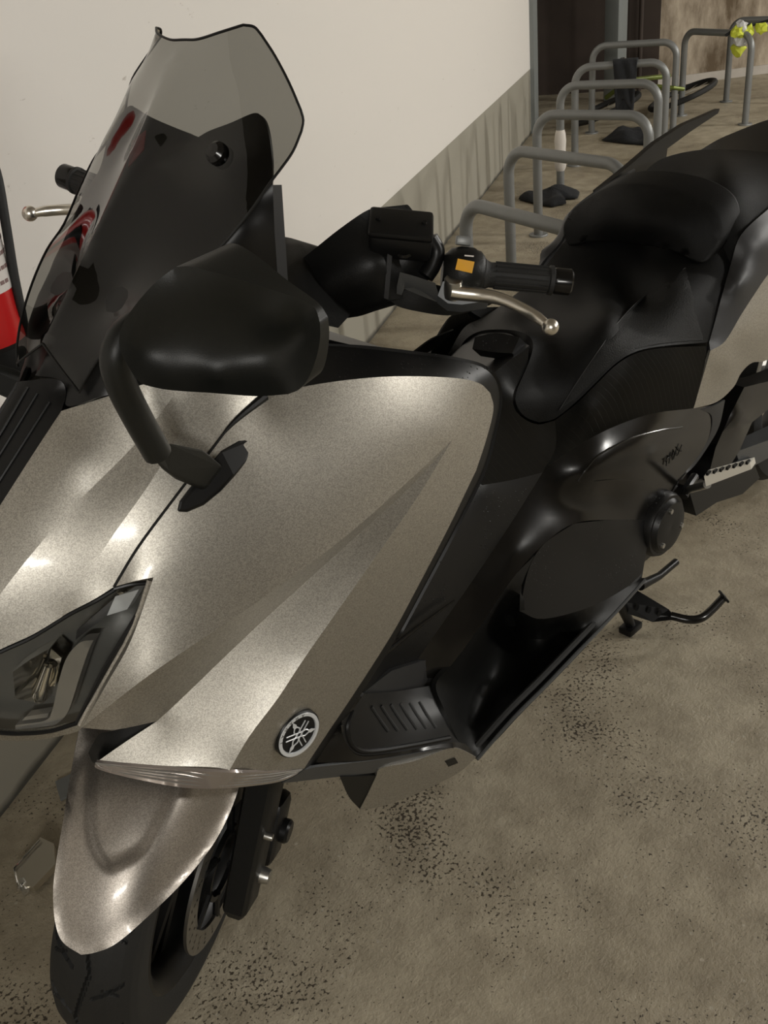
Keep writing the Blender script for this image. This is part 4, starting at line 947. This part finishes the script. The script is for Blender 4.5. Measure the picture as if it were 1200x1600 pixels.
for it in range(12): VN = np.array([.5*VN[i]+.5*np.mean([VN[j] for j in nb[i]]) for i in range(len(VN))])
V = [CAM+(np.array(p)-CAM)/np.linalg.norm(np.array(p)-CAM)*(t-.003) for p, t in zip(V, VN)]
# press the scooped recess into the crown of the guard
poly = [(q[0]*1000, q[1]*1000) for q in rec]
def seg_d(p, a, b):
    a = np.array(a); b = np.array(b); t = np.clip((p-a)@(b-a)/max(1e-9, (b-a)@(b-a)), 0, 1); return np.linalg.norm(p-a-(b-a)*t)
V2 = []
for p in V:
    q = np.array(p)-CAM; d = q@_D; uv = np.array([600+FPX*(q@_R)/d, 800-FPX*(q@_U)/d]); ins = False
    for a, b in zip(poly, poly[1:]+poly[:1]):
        if (a[1] > uv[1]) != (b[1] > uv[1]) and uv[0] < (b[0]-a[0])*(uv[1]-a[1])/(b[1]-a[1])+a[0]: ins = not ins
    dm = min(seg_d(uv, a, b) for a, b in zip(poly[:-1], poly[1:]))
    if ins: p = np.array(p)+q/np.linalg.norm(q)*.010*(lambda t: t*t*(3-2*t))(min(1, dm/24))
    V2.append(p)
panel('front_mudguard', [(V2, F)], M['fender'], SC, .004, sharp=40)

# --- badge on the fairing
FBV = bvh_of([F_dk, F_br])
bc, bn = hit(FBV, 460, 1142); p2, _ = hit(FBV, 488, 1140); p3, _ = hit(FBV, 462, 1116)
bn = (p2-bc).cross(p3-bc).normalized()
if bn.dot(Vector(CAM)-bc) < 0: bn = -bn
bn = (bn+(Vector(CAM)-bc).normalized()*.28).normalized(); bc = bc+bn*.0068
def proj_len(vec):
    return vec.length
r_b = .0335
# badge's own upright is found from where its topmost fork points
ptop, _ = hit(FBV, 451, 1118); upb = (ptop-bc); upb = (upb-bn*upb.dot(bn)).normalized(); rtb = upb.cross(bn)
badge = MB().add(*lathe_geo([(0, .0018), (r_b*.82, .0018), (r_b*.84, .003), (r_b*.98, .003), (r_b*1.02, .0015), (r_b*1.05, -.024), (0, -.024)], bc, bn, 56)).build('badge', M['satin'], side_fairing)
badge['label'] = 'round black badge with three crossed tuning forks in chrome'
MB().add(*lathe_geo([(r_b*.80, .0018), (r_b*.82, .0040), (r_b*.95, .0040), (r_b*.97, .0025)], bc, bn, 56)).build('badge_ring', M['pale'], badge)
mb = MB()
for k in range(3):
    a = math.radians(120*k); dr = upb*math.cos(a)+rtb*math.sin(a); sd3 = dr.cross(bn)
    o0 = bc+bn*.0030
    for s_ in (-1, 1):
        mb.add(*tube_geo([o0+sd3*s_*r_b*.10-dr*r_b*.62, o0+sd3*s_*r_b*.10+dr*r_b*.10], .0009, 6))
        mb.add(*tube_geo([o0+sd3*s_*r_b*.10+dr*r_b*.10, o0+sd3*s_*r_b*.14+dr*r_b*.30, o0+sd3*s_*r_b*.04+dr*r_b*.48], .0010, 6))
    mb.add(*prism_geo([o0+sd3*r_b*.05+dr*r_b*.44, o0+sd3*r_b*.09+dr*r_b*.58, o0+dr*r_b*.80, o0-sd3*r_b*.09+dr*r_b*.58, o0-sd3*r_b*.05+dr*r_b*.44], tuple(bn*.0008)))
mb.build('tuning_forks', M['pale'], badge)
for i, ch in enumerate('YAMAHA'):
    a = math.radians(-62+i*19); dr = upb*math.cos(a)+rtb*math.sin(a)
    text_on('badge_letter', ch, bc+dr*r_b*.885+bn*.0042, -dr.cross(bn) if (-dr.cross(bn)).dot(rtb) > 0 or True else dr, bn, .0062, M['hl_dark'], badge, .0002)

# --- engine, swing arm and stands
pc = Vector(P(1046, 823, .235)); yv = Vector((0, -1, 0))
cv = MB().add(*lathe_geo([(0, .004), (.030, .006), (.050, .003), (.056, -.006), (.062, -.006), (.066, -.014), (.066, -.05), (0, -.05)], pc, yv, 48)).build('engine_cover', M['wet'], SC)
for k in range(3):
    a = math.radians(100+120*k); MB().add(*lathe_geo([(0, .008), (.005, .008), (.006, 0), (0, 0)], pc+Vector((math.cos(a)*.040, 0, math.sin(a)*.040)), yv, 12)).build('cover_bolt', M['steel'], cv)
MB().add(*box_geo((1.02, 0, .40), .50, .30, .36, None, .04)).build('engine_block', M['black'], SC)
MB().add(*box_geo((.62, 0, .50), .60, .22, .30, None, .05)).build('frame_spine', M['black'], SC)
MB().add(*box_geo((.27, 0, .62), .34, .16, .40, None, .05)).build('radiator_block', M['black'], SC)
MB().add(*box_geo((.13, 0, .90), .20, .14, .18, None, .04)).build('headstock', M['black'], SC)
MB().add(*box_geo((1.36, 0, .66), .64, .32, .20, None, .04)).build('seat_frame', M['black'], SC)
sw = [(1118, 700, .19), (1140, 650, .19), (1163, 605, .19), (1200, 596, .19), (1290, 560, .19), (1290, 610, .19), (1200, 640, .19), (1175, 660, .19), (1155, 705, .19), (1130, 745, .19), (1105, 752, .19)]
solid('belt_cover', [region([crv([a, b], 2) for a, b in zip(sw, sw[1:]+sw[:1])], inner=[(1150, 655, .20)])], M['gloss'], SC, (0, .05, 0))
MB().add(*prism_geo([P(1150, 706, .17), P(1200, 688, .17), P(1290, 645, .17), P(1290, 690, .17), P(1200, 716, .17), P(1160, 738, .17)], (0, .05, 0))).build('swing_arm', M['greyarm'], SC)
MB().add(*prism_geo([P(1075, 760, .18), P(1105, 742, .18), P(1175, 715, .18), P(1187, 747, .18), P(1160, 772, .18), P(1120, 785, .18), P(1088, 806, .18)], (0, .04, 0))).build('lower_bracket', M['satin'], SC, smooth=False)
fpg = MB().add(*prism_geo([P(1100, 744, .285), P(1172, 724, .335), P(1174, 733, .335), P(1103, 760, .285)], (.016, 0, .006))).build('footpeg', M['aluminium'], SC, smooth=False)
fpg['label'] = 'pale alloy passenger footpeg'
mb = MB()
for k in range(7):
    t = (k+.5)/7; a = P(1100, 744, .285)*(1-t)+P(1172, 724, .335)*t
    mb.add(*box_geo(Vector(a)+Vector((.004, 0, .003)), .012, .004, .006))
mb.build('peg_tooth', M['black'], fpg)
MB().add(*tube_geo([P(1076, 765, .22), P(1105, 757, .285)], .008, 12)).build('peg_mount', M['steel'], SC)
MB().add(*tube_geo([P(1085, 745, .20), P(1075, 760, .215), P(1068, 776, .22)], .009, 10)).build('peg_bracket', M['satin'], SC)
# rear wheel
RA = Vector((2.0, 0, .31))
rp = [(.19, -.060), (.23, -.078), (.262, -.074), (.279, -.045), (.286, 0), (.279, .045), (.262, .074), (.23, .078), (.19, .060)]
rw = MB(); rw.add(*lathe_geo([(.19, -.06), (.175, -.04), (.172, 0), (.175, .04), (.19, .06)], RA, (0, 1, 0), 60)); rw.add(*lathe_geo([(0, -.06), (.04, -.06), (.04, .06), (0, .06)], RA, (0, 1, 0), 24))
for k in range(5):
    a = 2*math.pi*k/5; rw.add(*tube_geo([RA+Vector((math.cos(a)*.035, 0, math.sin(a)*.035)), RA+Vector((math.cos(a)*.176, 0, math.sin(a)*.176))], .014, 8))
rwo = rw.build('rear_wheel', M['satin'], SC); MB().add(*lathe_geo(rp, RA, (0, 1, 0), 96)).build('rear_tyre', M['rubber'], rwo)
MB().add(*prism_geo([(1.10, .06, .36), (2.02, .10, .29), (2.02, .10, .33), (1.10, .06, .44)], (0, .04, 0))).build('swing_arm', M['greyarm'], SC)
MB().add(*tube_geo([P(1175, 640, .10), P(1196, 560, .10)], .012, 10)).build('shock_absorber', M['steel'], SC)
# centre stand
def Zp(u, v, z): return P(u, v, z, 'z')
mb = MB()
hp = [Zp(972, 940, .10), Zp(1000, 925, .10), Zp(1045, 952, .08), Zp(1058, 968, .068), Zp(1020, 972, .06), Zp(978, 958, .075)]
mb.add(*prism_geo(hp, (0, .012, .002)))
cs = mb.build('centre_stand', M['satin'], SC, smooth=False)
for (u, v) in ((995, 949), (1014, 953), (1030, 958)):
    MB().add(*lathe_geo([(0, .001), (.008, .001), (.008, -.002), (0, -.002)], Zp(u, v, .097 if u < 1010 else .086), (0, -1, .1), 16)).build('stand_hole', M['satin'], cs)
MB().add(*tube_geo(smooth_path([Zp(1048, 962, .068), Zp(1075, 968, .062), Zp(1095, 966, .060), Zp(1112, 953, .062), Zp(1130, 934, .068)], 7), .0095, 14)).build('stand_lever', M['gloss'], cs)
MB().add(*box_geo(Zp(1131, 932, .070), .03, .022, .006, frame_R((.4, .5, 0), (.5, -.4, .5)), .002)).build('lever_pad', M['satin'], cs)
ft = Vector(Zp(985, 985, .0)); lg = Vector(P(972, 940, ft.y*-1+.0))
for sg in (1, -1):
    q = (lambda p: Vector(p)) if sg == 1 else (lambda p: Vector(mir(p)))
    MB().add(*tube_geo([q(ft+Vector((0, 0, .016))), q(ft+Vector((-.06, 0, .13)))], [.011, .014], 12)).build('stand_leg', M['satin'], cs)
    MB().add(*box_geo(q(ft+Vector((0, 0, .009))), .05, .034, .018, None, .004)).build('stand_foot', M['satin'], cs)
MB().add(*tube_geo([Zp(1000, 915, .11), Zp(1030, 900, .09), Zp(1056, 878, .085)], [.012, .009, .009], 12)).build('side_stand', M['satin'], SC)

# ------------------------------------------------------------------ bicycle stands
def rack(a, b, h, label):
    pa = wp(a[0], a[1], 0); pb = wp(b[0], b[1], 0); R0 = .0235
    path = fillet([(pa[0], pa[1], .004), (pa[0], pa[1], h), (pb[0], pb[1], h), (pb[0], pb[1], .004)], .10, 8)
    o = empty('bicycle_stand', pa, label, 'bicycle stand', 'bicycle stands beside the wall'); off = Vector(pa)
    MB().add(*tube_geo([Vector(p)-off for p in path], R0, 20)).build('hoop', M['rack'], o)
    for p in (pa, pb): MB().add(*lathe_geo([(0, .009), (.048, .009), (.05, .006), (.05, 0), (0, 0)], Vector(p)-off, (0, 0, 1), 28)).build('foot_plate', M['rack'], o)
    return o
HR = .597
rack((-.47, .47), (-.90, .93), HR, 'grey tubular bicycle stand nearest the scooter, its bar ending behind the backrest')
rack((.42, .47), (.02, .99), HR, 'grey tubular bicycle stand, second from the scooter')
rack((1.25, .47), (1.06, 1.02), HR, 'grey tubular bicycle stand with bright tape round its right upright near the seat')
rack((2.16, .47), (2.05, 1.02), HR, 'grey tubular bicycle stand with a pale taped left upright, standing behind the crumpled cloth')
rack((2.90, .47), (2.90, 1.03), HR, 'grey tubular bicycle stand with a black cloth slung over its top bar')
rack((4.0, .47), (3.93, 1.06), HR, 'grey tubular bicycle stand farthest along the wall, before the grey column')
rack((4.55, 1.10), (4.05, 1.56), HR, 'grey tubular bicycle stand right of the row with a yellow vest tied on its corner')
rack((5.08, 1.44), (4.75, 2.10), HR, 'dark grey bicycle stand at the right edge before the stained wall')
# tape wraps
p = Vector(wp(2.16, .47, 0)); tag(MB().add(*lathe_geo([(.0245, .13), (.033, .15), (.036, .20), (.031, .25), (.034, .30), (.030, .34), (.0245, .36)], p, (0, 0, 1), 18)).build('tape_wrap', M['tape']), 'pale crumpled tape wound round the left upright of a bicycle stand', 'tape')
p = Vector(wp(2.05, 1.02, 0)); tag(MB().add(*lathe_geo([(.0245, .03), (.030, .05), (.029, .10), (.032, .16), (.029, .23), (.0245, .25)], p, (0, 0, 1), 18)).build('tape_wrap', M['reflective']), 'bright silver tape wound round a stand upright just past the dark blade of the seat', 'tape')
# cloths
def crumple(name, pts, h, label, cat, m, seed):
    random.seed(seed); c = sum((Vector(p) for p in pts), Vector())/len(pts)
    bm = bmesh.new(); N = 22
    gridv = {}
    for i in range(N+1):
        for j in range(len(pts)*4):
            t = j/4; k = int(t) % len(pts); f = t-int(t); e = Vector(pts[k])*(1-f)+Vector(pts[(k+1) % len(pts)])*f
            s = i/N; q = c.lerp(e, s)
            hh = h*(1-s**2)**.5*(.6+.4*math.sin(18*q.x+seed)*math.cos(23*q.y+seed*2))+.004+.004*random.random()
            gridv[i, j] = bm.verts.new((q.x, q.y, max(.003, hh)))
    M_ = len(pts)*4
    for i in range(N):
        for j in range(M_):
            try: bm.faces.new((gridv[i, j], gridv[i, (j+1) % M_], gridv[i+1, (j+1) % M_], gridv[i+1, j]))
            except ValueError: pass
    me = bpy.data.meshes.new(name); bmesh.ops.recalc_face_normals(bm, faces=bm.faces); bm.to_mesh(me); bm.free(); me.materials.append(m)
    me.polygons.foreach_set('use_smooth', [True]*len(me.polygons)); o = bpy.data.objects.new(name, me); COL.objects.link(o)
    md = o.modifiers.new('thickness', 'SOLIDIFY'); md.thickness = .004; md.offset = 1
    return tag(o, label, cat)
G = lambda u, v: P(u, v, 0, 'z')
crumple('cloth', [G(811, 313), G(822, 304), G(845, 306), G(870, 300), G(905, 303), G(902, 312), G(880, 313), G(884, 320), G(862, 325), G(835, 320)], .07, 'crumpled black cloth lying on the floor between the bicycle stands', 'cloth', M['cloth'], 3)
crumple('cloth', [G(940, 221), G(965, 212), G(1000, 208), G(1020, 214), G(1015, 228), G(980, 226)], .10, 'flat dark cloth lying on the floor farther back beneath the stands', 'cloth', M['cloth'], 5)
# black cloth slung over a stand
a0_ = Vector(wp(2.9, .70, 0)); a1_ = Vector(wp(2.9, .86, 0)); nd = Vector((WD[0], WD[1], 0)); V = []; Fc = []
K = 16; J = 10
for j in range(J+1):
    q = a0_.lerp(a1_, j/J)
    for k in range(K+1):
        t = k/K
        if t < .4: z = HR+.03-(.4-t)/.4*(.26+.03*math.sin(j)); off = -.035-.01*math.sin(j*1.3+k)
        elif t > .6: z = HR+.03-(t-.6)/.4*(.34+.03*math.cos(j*.9)); off = .035+.01*math.sin(j*1.1+k)
        else: an = (t-.4)/.2*math.pi; z = HR+.018*math.sin(an)+.014; off = -.035*math.cos(an)
        sq = 1-.35*abs(t-.5)*2*(abs(j/J-.5)*2)**2; c_ = a0_.lerp(a1_, .5)
        V.append(c_+(q-c_)*sq+nd*off+Vector((0, 0, z)))
for j in range(J):
    for k in range(K): Fc.append([j*(K+1)+k, j*(K+1)+k+1, (j+1)*(K+1)+k+1, (j+1)*(K+1)+k])
o = link('cloth', V, Fc, M['cloth']); md = o.modifiers.new('thickness', 'SOLIDIFY'); md.thickness = .012; md.offset = 0; md = o.modifiers.new('sub', 'SUBSURF'); md.levels = 1; md.render_levels = 1
tag(o, 'black cloth hanging over the top bar of a bicycle stand', 'cloth')
# fallen green bicycle on the floor behind the stands
bk = empty('bicycle', wp(3.5, .9, 0), 'green bicycle lying on the floor behind the row of stands', 'bicycle'); off = Vector(bk.location)
def bw(s_, d_, r, name):
    c_ = Vector(wp(s_, d_, .12))-off; t_ = []
    for k in range(37):
        a = 2*math.pi*k/36; t_.append(c_+Vector((WD[0], WD[1], 0))*math.cos(a)*r+Vector((WN[0], WN[1], .35))*math.sin(a)*r*.8)
    w_ = MB().add(*tube_geo(t_, .022, 10, False)).build(name, M['rubber'], bk)
    mb = MB()
    for k in range(0, 36, 3): mb.add(*tube_geo([c_, t_[k]], .002, 4))
    mb.build('spoke', M['steel'], w_)
bw(4.3, .55, .30, 'bicycle_wheel'); bw(4.75, 1.10, .30, 'bicycle_wheel')
mb = MB()
Q = lambda s_, d_, z: Vector(wp(s_, d_, z))-off
mb.add(*tube_geo([Q(4.3, .55, .20), Q(4.1, .72, .34), Q(4.5, 1.0, .30)], .018, 10)); mb.add(*tube_geo([Q(4.1, .72, .34), Q(4.45, .85, .24), Q(4.75, 1.10, .16)], .018, 10)); mb.build('frame', M['foliage'], bk)
MB().add(*tube_geo([Q(3.95, .72, .34), Q(3.9, 1.05, .30), Q(3.95, 1.12, .28)], .014, 10)).build('handlebar', M['foliage'], bk)
MB().add(*lathe_geo([(0, .05), (.028, .05), (.034, .02), (.028, 0), (0, 0)], Q(3.82, .70, .50), (-WD[0], -WD[1], 0), 16)).build('lamp', M['chrome'], bk)
# yellow vest tied to the stand corner
vest = empty('safety_vest', wp(4.12, 1.50, HR), 'yellow and silver high visibility vest tied round the corner of a bicycle stand', 'vest'); off2 = Vector(vest.location)
random.seed(11)
def scrap(c, r, m, name):
    bm = bmesh.new(); bmesh.ops.create_icosphere(bm, subdivisions=2, radius=r)
    for v in bm.verts: v.co = Vector((v.co.x*random.uniform(.6, 1.3), v.co.y*random.uniform(.6, 1.3), v.co.z*random.uniform(.6, 1.4)))
    for v in bm.verts: v.co += Vector(c)
    bm.verts.index_update(); MB().add([v.co[:] for v in bm.verts], [[v.index for v in f.verts] for f in bm.faces]).build(name, m, vest, smooth=False); bm.free()
for c, r, m, nm in [((.02, -.01, .0), .055, 'hivis', 'vest_fabric'), ((-.05, .02, .02), .045, 'hivis', 'vest_fabric'), ((.04, .05, -.10), .05, 'hivis', 'vest_fabric'), ((.0, .02, -.05), .05, 'reflective', 'vest_band'), ((-.03, .0, .05), .04, 'reflective', 'vest_band'), ((.06, -.10, .03), .04, 'hivis', 'vest_fabric')]:
    scrap(c, r, M[m], nm)
mb = MB().add(*tube_geo(smooth_path([Vector((-.10, .08, .0)), Vector((-.02, 0, .06)), Vector((.05, -.05, .05)), Vector((.08, -.14, .07))], 6), .010, 8)); mb.build('vest_strap', M['cloth'], vest)

# ------------------------------------------------------------------ fire extinguisher by the wall at the left
ex = empty('fire_extinguisher', wp(-2.625, .13, .90), 'red fire extinguisher with a white label, half out of frame at the left', 'fire extinguisher')
B0 = np.array(wp(-2.60, .14, 0)); fwd_e = Vector((0, 0, 1))
MB().add(*lathe_geo([(0, 0), (.060, .0), (.072, .012), (.074, .03), (.074, .40), (.068, .45), (.045, .485), (.02, .50), (.018, .53), (0, .53)], (0, 0, .0), fwd_e, 40)).build('cylinder', M['red'], ex)
MB().add(*lathe_geo([(.0745, .10), (.0752, .105), (.0752, .30), (.0745, .305)], (0, 0, 0), fwd_e, 40)).build('paper_label', M['label'], ex)
mb = MB()
for r_ in range(9):
    z = .115+r_*.021
    for k in range(40):
        a = 2*math.pi*k/40
        if (k*7+r_*3) % 5 == 0: continue
        c_ = Vector((math.cos(a)*.0754, math.sin(a)*.0754, z)); mb.add(*box_geo(c_, .0006, .009, .006, Matrix.Rotation(a, 3, 'Z')))
mb.build('label_print', M['ink'], ex)
MB().add(*lathe_geo([(0, -.03), (.078, -.03), (.078, .012), (.070, .02), (0, .02)], (0, 0, 0), fwd_e, 40)).build('base_ring', M['black'], ex)
MB().add(*box_geo((0, 0, .56), .06, .03, .05, None, .008)).build('valve', M['black'], ex)

def PW(u, v, d):      # a point seen at u,v, d metres out from the painted wall
    r_ = wray(u, v); N_ = np.array([WN[0], WN[1], 0]); return CAM+r_*((d-(CAM[:2]-WB)@WN)/(r_@N_))
eo = Vector(ex.location)
MB().add(*tube_geo(smooth_path([Vector(PW(*p))-eo for p in [(-30, 215, .19), (-6, 268, .20), (9, 350, .205), (22, 430, .205), (36, 500, .20), (44, 560, .17)]], 6), .0075, 12)).build('hose', M['rubber'], ex)
# polished mirror lying on the floor by the wall and a grey offcut beside it
fm = empty('loose_mirror', Vector(G(48, 1372)), 'small chrome pointed mirror lying on the floor left of the front wheel', 'mirror'); fo = Vector(fm.location)
def FG(u, v, z): return Vector(P(u, v, z, 'z'))-fo
MB().add(*prism_geo([FG(63, 1308, .035), (FG(84, 1318, .035)), FG(86, 1350, .030), FG(52, 1386, .020), FG(28, 1382, .018), FG(21, 1356, .020)], (0, 0, -.014))).build('mirror_shell', M['alloy'], fm, smooth=False)
MB().add(*tube_geo([FG(62, 1312, .039), FG(22, 1357, .024), FG(27, 1380, .022)], .0022, 8)).build('mirror_rim', M['chrome'], fm)
MB().add(*lathe_geo([(0, 0), (.010, 0), (.011, .012), (.007, .013), (.007, .024), (0, .024)], FG(34, 1378, .013), (FG(42, 1398, .010)-FG(34, 1378, .013)), 16)).build('mount_bolt', M['chrome'], fm)
tag(link('plastic_offcut', *prism_geo([P(86, 1221, .008, 'z'), P(112, 1208, .008, 'z'), P(106, 1243, .008, 'z'), P(94, 1249, .008, 'z')], (0, 0, -.006)), M['rack'], smooth=False), 'grey flat offcut lying on the floor beside the silver mudguard', 'offcut')

eb = MB().add(*box_geo((-WN[0]*.10, -WN[1]*.10, .22), .05, .05, .30, Matrix.Rotation(math.atan2(WD[1], WD[0]), 3, 'Z'), .004)); eb.add(*lathe_geo([(.0755, .335), (.079, .335), (.079, .355), (.0755, .355), (.0755, .335)], (0, 0, 0), fwd_e, 40)); eb.build('wall_bracket', M['black'], ex)
